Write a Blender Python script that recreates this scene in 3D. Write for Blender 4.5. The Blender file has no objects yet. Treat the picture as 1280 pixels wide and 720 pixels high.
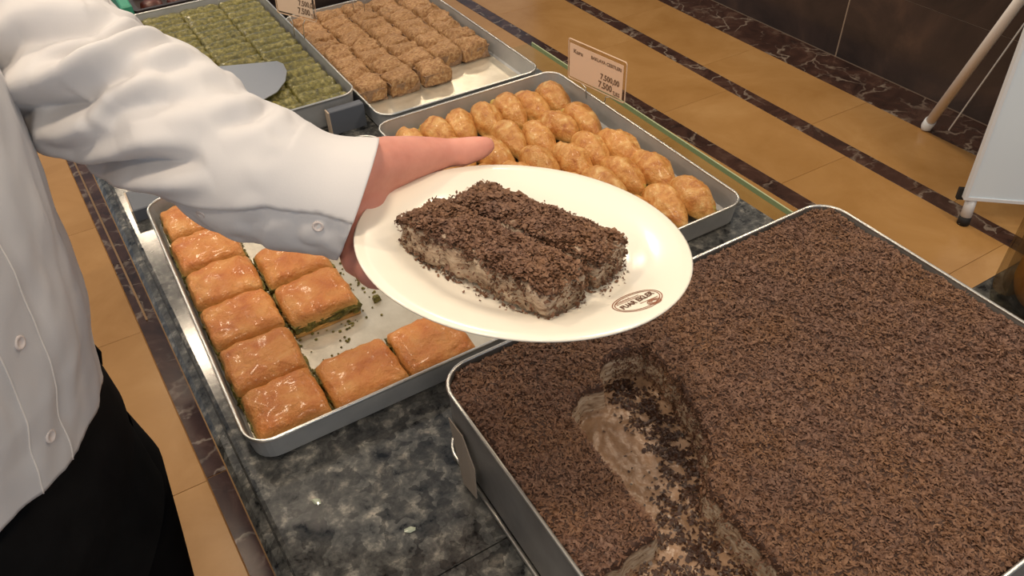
import bpy, bmesh, math, random
import numpy as np
from mathutils import Vector, Matrix, noise as mnoise

random.seed(7)
rng = np.random.default_rng(11)
SC = bpy.context.scene
COL = SC.collection

# ---------------------------------------------------------------- camera
CAMZ = 1.55
f_px, yaw, pitch, roll = 976.4, math.radians(29.48), math.radians(41.22), math.radians(-2.35)
fwd = np.array([math.sin(yaw)*math.cos(pitch), math.cos(yaw)*math.cos(pitch), -math.sin(pitch)])
rt0 = np.array([math.cos(yaw), -math.sin(yaw), 0.0])
up0 = np.cross(rt0, fwd)
rt = math.cos(roll)*rt0 + math.sin(roll)*up0
up = -math.sin(roll)*rt0 + math.cos(roll)*up0
cam_data = bpy.data.cameras.new('camera')
cam = bpy.data.objects.new('camera', cam_data)
COL.objects.link(cam)
cam.matrix_world = Matrix(((rt[0], up[0], -fwd[0], 0), (rt[1], up[1], -fwd[1], 0), (rt[2], up[2], -fwd[2], CAMZ), (0, 0, 0, 1)))
cam_data.sensor_width = 36.0
cam_data.lens = f_px/1280*36.0
cam_data.clip_start = 0.02
SC.camera = cam

# ---------------------------------------------------------------- world, lamps, exposure
w = bpy.data.worlds.new('world'); SC.world = w; w.use_nodes = True
w.node_tree.nodes['Background'].inputs[0].default_value = (0.74, 0.86, 1.0, 1)
w.node_tree.nodes['Background'].inputs[1].default_value = 0.29
LAMP_W, LAMP_COL = 12.0, (1.0, 0.80, 0.58)
for lx in (-1.9, 0.0, 1.95):
    for ly in (-1.0, 0.3, 1.63, 2.98, 4.21):
        ld = bpy.data.lights.new('ceiling_lamp', 'AREA'); ld.shape = 'DISK'; ld.size = 0.22
        ld.energy = LAMP_W; ld.color = LAMP_COL
        lo = bpy.data.objects.new('ceiling_lamp', ld); COL.objects.link(lo); lo.location = (lx, ly, 2.75)
# daylight from the shop window behind the photographer
ld = bpy.data.lights.new('window_daylight', 'AREA'); ld.shape = 'RECTANGLE'; ld.size = 3.2; ld.size_y = 2.0
ld.energy = 11; ld.color = (0.72, 0.86, 1.0)
lo = bpy.data.objects.new('window_daylight', ld); COL.objects.link(lo); lo.location = (0.4, -3.6, 1.7)
lo.rotation_euler = (Vector((0.9, 1.0, 0.9))-Vector((0.4, -3.6, 1.7))).to_track_quat('-Z', 'Y').to_euler()
SC.view_settings.view_transform = 'Standard'
SC.view_settings.look = 'None'
SC.view_settings.gamma = 1.0
SC.view_settings.use_curve_mapping = False
SC.view_settings.exposure = 0.06

# ---------------------------------------------------------------- materials
def S(r, g, b):
    def l(c):
        c /= 255.0
        return c/12.92 if c <= 0.04045 else ((c+0.055)/1.055)**2.4
    return (l(r), l(g), l(b), 1)

def principled(name, rough=0.5, metal=0.0, spec=0.5, sss=0.0, trans=0.0, ior=1.45, coat=0.0):
    m = bpy.data.materials.new(name); m.use_nodes = True
    b = m.node_tree.nodes['Principled BSDF']
    b.inputs['Roughness'].default_value = rough; b.inputs['Metallic'].default_value = metal
    b.inputs['Specular IOR Level'].default_value = spec
    b.inputs['Transmission Weight'].default_value = trans; b.inputs['IOR'].default_value = ior
    b.inputs['Coat Weight'].default_value = coat; b.inputs['Coat Roughness'].default_value = 0.15
    if sss:
        b.inputs['Subsurface Weight'].default_value = sss
        b.inputs['Subsurface Radius'].default_value = (0.012, 0.005, 0.003)
    return m, m.node_tree, b

def plain(name, col, **k):
    m, nt, b = principled(name, **k); b.inputs['Base Color'].default_value = col
    return m

def vec_node(nt, jitter=True, scale=(1, 1, 1)):
    tc = nt.nodes.new('ShaderNodeTexCoord'); out = tc.outputs['Object']
    if jitter:
        oi = nt.nodes.new('ShaderNodeObjectInfo')
        mu = nt.nodes.new('ShaderNodeMath'); mu.operation = 'MULTIPLY'; mu.inputs[1].default_value = 37.0
        nt.links.new(oi.outputs['Random'], mu.inputs[0])
        va = nt.nodes.new('ShaderNodeVectorMath'); va.operation = 'ADD'
        nt.links.new(out, va.inputs[0]); nt.links.new(mu.outputs[0], va.inputs[1]); out = va.outputs[0]
    mp = nt.nodes.new('ShaderNodeMapping'); mp.inputs['Scale'].default_value = scale
    nt.links.new(out, mp.inputs['Vector'])
    return mp.outputs['Vector']

def noise_tex(nt, vec, scale, detail=5, rough=0.6, dist=0.0):
    n = nt.nodes.new('ShaderNodeTexNoise'); n.inputs['Scale'].default_value = scale
    n.inputs['Detail'].default_value = detail; n.inputs['Roughness'].default_value = rough
    n.inputs['Distortion'].default_value = dist
    nt.links.new(vec, n.inputs['Vector'])
    return n.outputs['Fac']

def ramp(nt, fac, stops, interp='LINEAR'):
    r = nt.nodes.new('ShaderNodeValToRGB'); cr = r.color_ramp; cr.interpolation = interp
    while len(cr.elements) < len(stops): cr.elements.new(0.5)
    for e, (p, c) in zip(cr.elements, stops):
        e.position = p; e.color = c
    nt.links.new(fac, r.inputs['Fac'])
    return r.outputs['Color']

def mixc(nt, fac, a, b, mode='MIX'):
    m = nt.nodes.new('ShaderNodeMix'); m.data_type = 'RGBA'; m.blend_type = mode
    if hasattr(fac, 'is_linked'): nt.links.new(fac, m.inputs['Factor'])
    else: m.inputs['Factor'].default_value = fac
    for v, i in ((a, 6), (b, 7)):
        if hasattr(v, 'is_linked'): nt.links.new(v, m.inputs[i])
        else: m.inputs[i].default_value = v
    return m.outputs[2]

def bump(nt, b, fac, strength, dist=0.002):
    n = nt.nodes.new('ShaderNodeBump'); n.inputs['Strength'].default_value = strength
    n.inputs['Distance'].default_value = dist
    nt.links.new(fac, n.inputs['Height']); nt.links.new(n.outputs['Normal'], b.inputs['Normal'])

def noisy(name, stops, scale, rough=0.5, bmp=0.0, bscale=None, bdist=0.002, detail=5, dist=0.0, jitter=True, vscale=(1, 1, 1), tint=0.0, pale=None, **k):
    m, nt, b = principled(name, rough=rough, **k)
    v = vec_node(nt, jitter, vscale)
    f = noise_tex(nt, v, scale, detail, 0.6, dist)
    c = ramp(nt, f, stops)
    if pale:      # sides of the pastry brown less than its top
        tc = nt.nodes.new('ShaderNodeTexCoord'); sx = nt.nodes.new('ShaderNodeSeparateXYZ'); nt.links.new(tc.outputs['Object'], sx.inputs[0])
        ad = nt.nodes.new('ShaderNodeMath'); ad.operation = 'MULTIPLY_ADD'; ad.inputs[1].default_value = 0.012; nt.links.new(f, ad.inputs[0]); nt.links.new(sx.outputs['Z'], ad.inputs[2])
        mr = nt.nodes.new('ShaderNodeMapRange'); mr.inputs[1].default_value = pale[1]+0.006; mr.inputs[2].default_value = pale[2]+0.006; mr.inputs[3].default_value = 1; mr.inputs[4].default_value = 0
        nt.links.new(ad.outputs[0], mr.inputs[0]); c = mixc(nt, mr.outputs[0], c, pale[0])
    if tint:
        oi = nt.nodes.new('ShaderNodeObjectInfo')
        t = ramp(nt, oi.outputs['Random'], [(0, (1-tint, 1-tint*1.1, 1-tint*1.3, 1)), (1, (1, 1, 1, 1))])
        c = mixc(nt, 1.0, c, t, 'MULTIPLY')
    nt.links.new(c, b.inputs['Base Color'])
    if bmp:
        bump(nt, b, noise_tex(nt, v, bscale or scale*2, 4), bmp, bdist)
    return m

def thin_glass(name, col, refl):
    m = bpy.data.materials.new(name); m.use_nodes = True; nt = m.node_tree; nt.nodes.clear()
    o = nt.nodes.new('ShaderNodeOutputMaterial'); t = nt.nodes.new('ShaderNodeBsdfTransparent'); g = nt.nodes.new('ShaderNodeBsdfGlossy'); x = nt.nodes.new('ShaderNodeMixShader')
    t.inputs[0].default_value = col; g.inputs['Roughness'].default_value = 0.05; x.inputs[0].default_value = refl
    nt.links.new(t.outputs[0], x.inputs[1]); nt.links.new(g.outputs[0], x.inputs[2]); nt.links.new(x.outputs[0], o.inputs[0])
    return m

M = {}
M['steel'] = noisy('tray_aluminium', [(0.3, S(160, 162, 164)), (0.7, S(182, 184, 184))], 14, rough=0.45, metal=0.45, bmp=0.05, bscale=60)
M['darksteel'] = noisy('dark_tray_metal', [(0.3, S(118, 114, 110)), (0.7, S(146, 142, 138))], 14, rough=0.45, metal=0.45, bmp=0.05, bscale=60)  # darker, browner tone of the tray metal, for the cake tray
M['rim'] = plain('rim_bright_metal', S(205, 203, 196), rough=0.3, metal=0.9)
M['traybed'] = noisy('syrupy_tray_bed', [(0.3, S(188, 178, 158)), (0.65, S(216, 208, 190))], 22, rough=0.28, metal=0.55, bmp=0.25, bscale=130, bdist=0.001)
M['darkmetal'] = plain('dark_grey_plastic', S(88, 93, 102), rough=0.55)
M['tanedge'] = plain('tan_card_edge', S(176, 158, 138), rough=0.6)
M['stripface'] = plain('grey_brown_strip', S(138, 126, 114), rough=0.5)
M['blade'] = plain('spatula_steel', S(176, 178, 182), rough=0.38, metal=0.85)
M['crust'] = noisy('baklava_crust', [(0.25, S(176, 94, 42)), (0.45, S(200, 124, 60)), (0.62, S(212, 146, 78)), (0.8, S(226, 176, 114))], 30, rough=0.45, bmp=1.0, bscale=150, bdist=0.0035, detail=7, dist=0.5, tint=0.14, coat=0.22, pale=(S(206, 158, 92), 0.017, 0.030))
M['crustside'] = M['crust']
M['pale_base'] = noisy('pale_pastry', [(0.3, S(170, 120, 58)), (0.7, S(206, 165, 98))], 90, rough=0.5, bmp=0.5, bscale=160, vscale=(1, 1, 4))
M['pistachio'] = noisy('chopped_pistachio', [(0.3, S(58, 56, 16)), (0.5, S(98, 92, 34)), (0.72, S(142, 128, 62))], 160, rough=0.5, bmp=0.9, bscale=230, bdist=0.004)
M['green_roll'] = noisy('pistachio_roll', [(0.3, S(62, 58, 16)), (0.5, S(104, 98, 36)), (0.74, S(160, 148, 80))], 150, rough=0.26, bmp=0.8, bscale=190, bdist=0.004, tint=0.12, coat=0.5)
M['green_roll'].node_tree.nodes['Principled BSDF'].inputs['Coat Roughness'].default_value = 0.07
M['kadayif'] = noisy('shredded_kadayif', [(0.25, S(116, 78, 48)), (0.5, S(168, 126, 82)), (0.8, S(216, 184, 138))], 170, rough=0.45, bmp=0.9, bscale=170, bdist=0.004, vscale=(1, 2.2, 1), tint=0.16)
M['walnut'] = noisy('walnut_filling', [(0.3, S(118, 92, 68)), (0.7, S(164, 132, 104))], 160, rough=0.6, bmp=0.8, bscale=200, bdist=0.003)
M['bun'] = noisy('golden_bun', [(0.28, S(164, 96, 42)), (0.45, S(196, 136, 70)), (0.58, S(210, 158, 92)), (0.75, S(230, 198, 138))], 60, rough=0.42, bmp=0.8, bscale=120, bdist=0.004, detail=8, dist=0.6, tint=0.12, coat=0.15, pale=(S(208, 172, 100), 0.006, 0.022))
M['bunfill'] = noisy('bun_filling', [(0.3, S(150, 128, 52)), (0.7, S(204, 178, 100))], 120, rough=0.5, bmp=0.7, bscale=160)
def choc_mat():
    m, nt, b = principled('chocolate_shavings', rough=0.5, spec=0.35)
    v = vec_node(nt, False)
    f = noise_tex(nt, v, 210, 3)
    c = ramp(nt, f, [(0.25, S(78, 54, 42)), (0.5, S(112, 82, 64)), (0.72, S(138, 106, 84)), (0.85, S(170, 136, 108))])
    t = ramp(nt, noise_tex(nt, v, 14, 3), [(0.35, (0.92, 0.92, 1.0, 1)), (0.65, (1.05, 1.0, 0.86, 1))])
    nt.links.new(mixc(nt, 1.0, c, t, 'MULTIPLY'), b.inputs['Base Color'])
    return m
M['choc'] = choc_mat()
M['chocwet'] = noisy('wet_chocolate_crumbs', [(0.3, S(46, 30, 22)), (0.7, S(82, 56, 42))], 240, rough=0.4)
M['chocbed'] = noisy('chocolate_cover', [(0.3, S(38, 22, 15)), (0.7, S(66, 42, 30))], 300, rough=0.7, bmp=0.8, bscale=420, bdist=0.003, spec=0.2)
M['cream'] = noisy('milky_cake_layers', [(0.32, S(104, 78, 58)), (0.46, S(158, 134, 112)), (0.7, S(196, 178, 156))], 70, rough=0.5, bmp=0.6, bscale=120, bdist=0.004, vscale=(1, 1, 3.5))
M['milk_'] = noisy('milk_syrup_bed', [(0.3, S(140, 108, 80)), (0.6, S(176, 142, 112)), (0.8, S(190, 160, 132))], 26, rough=0.2, bmp=0.25, bscale=90, bdist=0.002)
M['porcelain'] = plain('porcelain', S(246, 240, 225), rough=0.16, spec=0.5, coat=0.4)
M['logo'] = plain('logo_print', S(140, 88, 62), rough=0.4)
M['logo_dark'] = plain('logo_lettering', S(96, 62, 42), rough=0.4)
M['skin'] = noisy('skin', [(0.3, S(202, 132, 116)), (0.7, S(222, 156, 138))], 22, rough=0.48, bmp=0.12, bscale=240, sss=0.12)
M['shirt'] = noisy('white_shirt_cotton', [(0.3, S(209, 208, 210)), (0.7, S(217, 215, 215))], 9, rough=0.85, bmp=0.06, bscale=900, spec=0.15)
M['button'] = plain('pearl_button', S(214, 204, 200), rough=0.25)
M['thread'] = plain('stitch_thread', S(236, 230, 224), rough=0.8)
M['trousers'] = noisy('black_trousers', [(0.3, S(17, 17, 18)), (0.7, S(24, 24, 25))], 30, rough=0.9, spec=0.12)
M['shoe'] = plain('black_leather', S(18, 17, 17), rough=0.4)
M['hair'] = plain('dark_hair', S(34, 26, 22), rough=0.6)
M['eye'] = plain('eye_white', S(226, 222, 216), rough=0.3)
M['whiteboard'] = plain('whiteboard_panel', S(222, 236, 246), rough=0.35)
M['whitetrim'] = plain('white_trim', S(222, 226, 230), rough=0.4)
M['beigetube'] = plain('beige_leg_tube', S(240, 234, 228), rough=0.45)
M['rubber'] = plain('dark_rubber', S(34, 32, 32), rough=0.7)
M['card'] = plain('price_card', S(218, 190, 164), rough=0.6)
M['ink'] = plain('card_ink', S(112, 90, 72), rough=0.6)
M['acryl'] = thin_glass('clear_acrylic', (0.93, 0.90, 0.87, 1), 0.06)
M['glass'] = thin_glass('green_glass', (0.93, 0.97, 0.93, 1), 0.05)
M['glassedge'] = plain('glass_edge', S(168, 176, 140), rough=0.2)
M['jarglass'] = thin_glass('jar_glass', (0.72, 0.70, 0.64, 1), 0.10)
M['amber'] = plain('amber_honey', S(206, 138, 48), rough=0.25)
M['teal'] = plain('teal_frame', S(58, 140, 112), rough=0.45)
M['darkbox'] = plain('dark_case', S(44, 34, 32), rough=0.4)
M['redbrown'] = noisy('red_brown_sweet', [(0.3, S(52, 20, 14)), (0.7, S(96, 46, 32))], 60, rough=0.35, bmp=0.4)
M['grout'] = plain('grout', S(160, 116, 64), rough=0.8)
M['brass'] = plain('brass_trim', S(150, 118, 84), rough=0.4, metal=0.5)
M['crystal'] = plain('clear_crystal', S(176, 184, 164), rough=0.06, spec=1.0)
M['panel'] = noisy('counter_panel', [(0.3, S(74, 54, 42)), (0.7, S(96, 72, 56))], 6, rough=0.3)

def cake_mat():
    m, nt, b = principled('cake_layers', rough=0.45)
    v = vec_node(nt, False); geo = nt.nodes.new('ShaderNodeTexCoord')
    sx = nt.nodes.new('ShaderNodeSeparateXYZ'); nt.links.new(geo.outputs['Object'], sx.inputs[0])
    milk = ramp(nt, noise_tex(nt, v, 26, 4), [(0.3, S(132, 104, 80)), (0.6, S(164, 134, 108)), (0.8, S(180, 152, 128))])
    vm = vec_node(nt, False, (1, 1, 3.5))
    crm = ramp(nt, noise_tex(nt, vm, 70, 5), [(0.32, S(104, 78, 58)), (0.46, S(160, 136, 112)), (0.7, S(198, 180, 158))])
    choc = ramp(nt, noise_tex(nt, v, 300, 3), [(0.3, S(56, 36, 27)), (0.7, S(82, 56, 42))])
    def ss(a, bb):
        n = nt.nodes.new('ShaderNodeMapRange'); n.interpolation_type = 'SMOOTHSTEP'
        n.inputs[1].default_value = a; n.inputs[2].default_value = bb; nt.links.new(sx.outputs['Z'], n.inputs[0]); return n.outputs[0]
    c = mixc(nt, ss(0.0570, 0.0600), milk, crm); c = mixc(nt, ss(0.0790, 0.0835), c, choc)
    nt.links.new(c, b.inputs['Base Color'])
    r = nt.nodes.new('ShaderNodeMapRange'); r.inputs[1].default_value = 0.055; r.inputs[2].default_value = 0.062; r.inputs[3].default_value = 0.2; r.inputs[4].default_value = 0.6
    nt.links.new(sx.outputs['Z'], r.inputs[0]); nt.links.new(r.outputs[0], b.inputs['Roughness'])
    bump(nt, b, noise_tex(nt, v, 120, 4), 0.5, 0.003)
    return m
M['cakebody'] = cake_mat()

def stone(name, stops, scale, veins=None, rough=0.15, dist=1.0, vscale=6.0, vein_w=0.03, detail=6, jitter=True):
    m, nt, b = principled(name, rough=rough)
    v = vec_node(nt, jitter)
    c = ramp(nt, noise_tex(nt, v, scale, detail, 0.62, dist), stops)
    if veins:
        dn = nt.nodes.new('ShaderNodeTexNoise'); dn.inputs['Scale'].default_value = vscale*1.3; dn.inputs['Detail'].default_value = 4
        nt.links.new(v, dn.inputs['Vector'])
        va = nt.nodes.new('ShaderNodeVectorMath'); va.operation = 'MULTIPLY_ADD'
        va.inputs[1].default_value = (0.22, 0.22, 0.22)
        nt.links.new(dn.outputs['Color'], va.inputs[0]); nt.links.new(v, va.inputs[2])
        vo = nt.nodes.new('ShaderNodeTexVoronoi'); vo.feature = 'DISTANCE_TO_EDGE'; vo.inputs['Scale'].default_value = vscale
        nt.links.new(va.outputs[0], vo.inputs['Vector'])
        f = ramp(nt, vo.outputs['Distance'], [(0.0, (1, 1, 1, 1)), (vein_w, (0, 0, 0, 1))])
        br = ramp(nt, noise_tex(nt, v, vscale*0.8, 3), [(0.42, (0, 0, 0, 1)), (0.62, (1, 1, 1, 1))])
        mm = nt.nodes.new('ShaderNodeMath'); mm.operation = 'MULTIPLY'
        nt.links.new(f, mm.inputs[0]); nt.links.new(br, mm.inputs[1])
        c = mixc(nt, mm.outputs[0], c, veins)
    nt.links.new(c, b.inputs['Base Color'])
    return m

M['floor'] = stone('golden_marble', [(0.3, S(158, 116, 64)), (0.55, S(172, 130, 78)), (0.8, S(186, 146, 94))], 3.2, rough=0.24, dist=0.6)
M['emperador'] = stone('brown_marble', [(0.3, S(44, 30, 26)), (0.55, S(70, 48, 40)), (0.8, S(104, 82, 70))], 9, S(150, 136, 122), rough=0.2, vscale=7, vein_w=0.05)
M['wallstone'] = stone('dark_wall_marble', [(0.3, S(42, 37, 37)), (0.55, S(66, 54, 50)), (0.8, S(98, 76, 64))], 1.6, rough=0.2)
M['wallgrout'] = plain('wall_grout', S(150, 132, 116), rough=0.8)

def granite():
    m, nt, b = principled('blue_grey_granite', rough=0.14)
    v = vec_node(nt, False)
    a = ramp(nt, noise_tex(nt, v, 50, 7, 0.68, 0.2), [(0.33, S(24, 25, 26)), (0.41, S(64, 65, 65)), (0.54, S(88, 88, 86)), (0.62, S(122, 120, 114)), (0.72, S(160, 152, 142))])
    dn = nt.nodes.new('ShaderNodeTexNoise'); dn.inputs['Scale'].default_value = 60; nt.links.new(v, dn.inputs['Vector'])
    va = nt.nodes.new('ShaderNodeVectorMath'); va.operation = 'MULTIPLY_ADD'; va.inputs[1].default_value = (0.03, 0.03, 0.03)
    nt.links.new(dn.outputs['Color'], va.inputs[0]); nt.links.new(v, va.inputs[2])
    vo = nt.nodes.new('ShaderNodeTexVoronoi'); vo.inputs['Scale'].default_value = 75
    nt.links.new(va.outputs[0], vo.inputs['Vector'])
    sp = nt.nodes.new('ShaderNodeSeparateColor'); nt.links.new(vo.outputs['Color'], sp.inputs[0])
    k = ramp(nt, sp.outputs[0], [(0.0, (0.35, 0.35, 0.36, 1)), (0.5, (0.8, 0.8, 0.8, 1)), (0.9, (1.3, 1.3, 1.28, 1))])
    c = mixc(nt, 0.8, a, k, 'MULTIPLY')
    nt.links.new(c, b.inputs['Base Color'])
    return m
M['granite'] = granite()

# ---------------------------------------------------------------- mesh helpers
ORG = {}
def tag(o, label=None, cat=None, group=None, kind=None):
    if label: o['label'] = label
    if cat: o['category'] = cat
    if group: o['group'] = group
    if kind: o['kind'] = kind
    return o

def thing(name, loc, label, cat, group=None):
    o = bpy.data.objects.new(name, None); o.empty_display_size = 0.05
    COL.objects.link(o); o.location = loc; ORG[o.name] = Vector(loc)
    return tag(o, label, cat, group)

def mesh(name, V, F, mat, smooth=False):
    me = bpy.data.meshes.new(name)
    V = np.asarray(V, dtype=np.float64)
    me.from_pydata([tuple(v) for v in V], [], F)
    if mat is not None: me.materials.append(mat)
    if smooth: me.polygons.foreach_set('use_smooth', [True]*len(me.polygons))
    me.update()
    return me

def ob(name, V, F, mat, parent=None, smooth=False, local=False, kind=None, label=None):
    V = np.asarray(V, dtype=np.float64)
    o0 = Vector((0, 0, 0))
    if parent is not None and not local:
        o0 = ORG.get(parent.name, o0)
        V = V-np.array(o0)
    o = bpy.data.objects.new(name, mesh(name, V, F, mat, smooth)); COL.objects.link(o)
    if parent is not None:
        o.parent = parent; ORG[o.name] = o0
    return tag(o, label, None, None, kind)

def inst(name, me, parent=None, loc=(0, 0, 0), rot=(0, 0, 0), scale=(1, 1, 1)):
    o = bpy.data.objects.new(name, me); COL.objects.link(o)
    o.parent = parent; o.location = loc; o.rotation_euler = rot; o.scale = scale
    return o

class MB:
    def __init__(s): s.v = []; s.f = []
    def add(s, V, F):
        n = len(s.v); s.v += [tuple(x) for x in V]; s.f += [tuple(i+n for i in q) for q in F]; return s
    def box(s, x0, x1, y0, y1, z0, z1, c=0.0):
        if c <= 0:
            V = [(x0, y0, z0), (x1, y0, z0), (x1, y1, z0), (x0, y1, z0), (x0, y0, z1), (x1, y0, z1), (x1, y1, z1), (x0, y1, z1)]
            return s.add(V, [(3, 2, 1, 0), (4, 5, 6, 7), (0, 1, 5, 4), (1, 2, 6, 5), (2, 3, 7, 6), (3, 0, 4, 7)])
        V = [(x0, y0, z0), (x1, y0, z0), (x1, y1, z0), (x0, y1, z0), (x0, y0, z1-c), (x1, y0, z1-c), (x1, y1, z1-c), (x0, y1, z1-c),
             (x0+c, y0+c, z1), (x1-c, y0+c, z1), (x1-c, y1-c, z1), (x0+c, y1-c, z1)]
        return s.add(V, [(3, 2, 1, 0), (0, 1, 5, 4), (1, 2, 6, 5), (2, 3, 7, 6), (3, 0, 4, 7), (4, 5, 9, 8), (5, 6, 10, 9), (6, 7, 11, 10), (7, 4, 8, 11), (8, 9, 10, 11)])
    def rings(s, R, cap0=False, cap1=False, closed=True):
        n = len(s.v); k = len(R[0])
        for r in R: s.v += [tuple(p) for p in r]
        for i in range(len(R)-1):
            for j in range(k if closed else k-1):
                a = n+i*k+j; b = n+i*k+(j+1) % k
                s.f.append((a, b, b+k, a+k))
        if cap0: s.f.append(tuple(n+j for j in range(k))[::-1])
        if cap1: s.f.append(tuple(n+(len(R)-1)*k+j for j in range(k)))
        return s
    def tube(s, pts, rad, n=10, cap=True, closed=False):
        pts = [Vector(p) for p in pts]; R = []
        m = len(pts); rad = rad if hasattr(rad, '__len__') else [rad]*m
        ref = None
        for i, p in enumerate(pts):
            if closed: t = pts[(i+1) % m]-pts[i-1]
            else: t = pts[min(i+1, m-1)]-pts[max(i-1, 0)]
            t.normalize()
            if ref is None: ref = t.orthogonal().normalized()
            a = (ref-t*ref.dot(t)).normalized(); ref = a; b = t.cross(a)
            R.append([p+rad[i]*(math.cos(2*math.pi*j/n)*a+math.sin(2*math.pi*j/n)*b) for j in range(n)])
        if closed: R.append(R[0]); cap = False
        return s.rings(R, cap, cap)
    def lathe(s, prof, c, n=48, ax=None):
        R = []
        for r, z in prof:
            R.append([(c[0]+r*math.cos(2*math.pi*j/n), c[1]+r*math.sin(2*math.pi*j/n), c[2]+z) for j in range(n)])
        return s.rings(R)
    def out(s, name, mat, parent=None, **k): return ob(name, s.v, s.f, mat, parent, **k)

def rrect(x0, x1, y0, y1, r, z, n=6):
    P = []
    for cx, cy, a0 in ((x1-r, y1-r, 0), (x0+r, y1-r, 90), (x0+r, y0+r, 180), (x1-r, y0+r, 270)):
        for i in range(n+1):
            a = math.radians(a0+90*i/n); P.append((cx+r*math.cos(a), cy+r*math.sin(a), z))
    return P

def vnoise(P, scale, seed=0.0, octaves=3):
    o = np.empty(len(P))
    for i, p in enumerate(P):
        o[i] = mnoise.fractal(Vector((p[0]*scale+seed, p[1]*scale+seed*1.7, p[2]*scale-seed)), 0.7, 2.0, octaves, noise_basis='PERLIN_ORIGINAL')
    return o

# ================================================================ SETTING
floor = bpy.data.objects.new('floor', None); COL.objects.link(floor); ORG['floor'] = Vector((0, 0, 0)); floor['kind'] = 'structure'
MB().box(-2.6, 2.95, -2.0, 4.6, -0.06, -0.003).out('grout_bed', M['grout'], floor)

def strip_x(line, y): (xa, ya), (xb, yb) = line; return xa+(xb-xa)*(y-ya)/(yb-ya)
LS1a, LS1b = ((1.872, 1.55), (1.822, 3.03)), ((1.942, 1.55), (1.890, 3.03))
LS2a, LS2b = ((2.266, 1.3), (2.264, 3.2)), ((2.338, 1.3), (2.332, 3.2))
LB = ((-0.085, 1.047), (-0.185, 3.22))          # outer edge of the dark band along the counter
LBi = ((0.10, 1.047), (0.0, 3.22))
def quad_tile(la, lb, ya, yb, mat, name, g=0.0006, zt=0.0):
    xs = [strip_x(la, ya+g)+g, strip_x(lb, ya+g)-g, strip_x(lb, yb-g)-g, strip_x(la, yb-g)+g]
    ys = [ya+g, ya+g, yb-g, yb-g]; c = 0.0005
    V = [(x, y, -0.0025) for x, y in zip(xs, ys)]+[(x, y, zt-c) for x, y in zip(xs, ys)]
    cx, cy = sum(xs)/4, sum(ys)/4
    V += [(x+(c if x < cx else -c), y+(c if y < cy else -c), zt) for x, y in zip(xs, ys)]
    F = [(0, 1, 5, 4), (1, 2, 6, 5), (2, 3, 7, 6), (3, 0, 4, 7), (4, 5, 9, 8), (5, 6, 10, 9), (6, 7, 11, 10), (7, 4, 8, 11), (8, 9, 10, 11)]
    return ob(name, V, F, mat, floor)
def vl(x): return ((x, 0.0), (x, 1.0))
bands = [(vl(-2.4), vl(-1.6)), (vl(-1.6), vl(-0.85)), (vl(-0.85), LB), (LBi, vl(0.75)), (vl(0.75), vl(1.3)), (vl(1.3), LS1a), (LS1b, LS2a), (LS2b, vl(2.65))]
for i, (la, lb) in enumerate(bands):
    y = -1.6+0.23*(i % 3)
    while y < 4.4:
        quad_tile(la, lb, y, y+0.62, M['floor'], 'marble_tile'); y += 0.62
y = -0.6
while y < 4.3:
    for la, lb in ((LS1a, LS1b), (LS2a, LS2b)): quad_tile(la, lb, y, y+0.305, M['emperador'], 'marble_strip')
    quad_tile(vl(2.65), vl(2.868), y-0.1, y+0.505-0.1, M['emperador'], 'border_strip') if int(round((y+0.6)/0.305)) % 1 == 0 and False else None
    y += 0.305
y = -0.6
while y < 4.3:
    quad_tile(vl(2.65), vl(2.868), y, y+0.6, M['emperador'], 'border_strip'); y += 0.6
for ya, yb in ((-1.4, -0.6), (-0.6, 0.37), (0.37, 1.347), (1.347, 2.33), (2.33, 3.3), (3.3, 4.3)):
    quad_tile(LB, LBi, ya, yb, M['emperador'], 'border_strip', g=0.0016)
def lx(y): return strip_x(((-0.109, 2.133), (-0.160, 3.202)), y)
m = MB()
R = []
for y in (2.0, 2.6, 3.3, 4.2):
    R.append([(lx(y)-0.003, y, -0.002), (lx(y)+0.003, y, -0.002), (lx(y)+0.003, y, 0.004), (lx(y)-0.003, y, 0.004)])
m.rings(R, True, True).out('brass_strip', M['brass'], floor)

wall = bpy.data.objects.new('wall_right', None); COL.objects.link(wall); ORG['wall_right'] = Vector((0, 0, 0)); wall['kind'] = 'structure'
MB().box(2.8705, 2.98, -1.5, 4.6, -0.06, 2.75).out('grout_bed', M['wallgrout'], wall)
ys = [-1.5, -0.55, 0.33, 1.21, 2.09, 2.97, 3.85, 4.6]; zs = [0.003, 0.33, 1.13, 1.93, 2.75]
for i in range(len(ys)-1):
    for j in range(len(zs)-1):
        g = 0.0045
        MB().box(2.868, 2.89, ys[i]+g, ys[i+1]-g, zs[j]+g*0.3, zs[j+1]-g*0.3).out('wall_tile', M['wallstone'], wall)

# ================================================================ COUNTER
ZT = 0.861
LCL, LCR = ((0.0, 0.451), (-0.0305, 1.275)), ((0.789, 0.60), (0.768, 1.27))
ctr = thing('serving_counter', (0.38, 1.2, 0.0), 'long counter with blue-grey granite top that carries all the pastry trays', 'counter')
for ya, yb in ((-0.35, 0.369), (0.369, 1.246), (1.246, 2.4)):
    R = []
    for y in (ya+0.0007, yb-0.0007):
        l, r = strip_x(LCL, y), strip_x(LCR, y)
        prof = [(l+0.004, ZT), (l, ZT-0.001), (l-0.002, ZT-0.008), (l-0.001, ZT-0.011), (l-0.010, ZT-0.014), (l-0.0155, ZT-0.021), (l-0.017, ZT-0.031), (l-0.014, ZT-0.039), (l, ZT-0.044),
                (r-0.004, ZT-0.044), (r, ZT-0.040), (r, ZT-0.003), (r-0.003, ZT)]
        R.append([(x, y, z) for x, z in prof])
    MB().rings(R, True, True).out('granite_slab', M['granite'], ctr)
R = []
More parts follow.
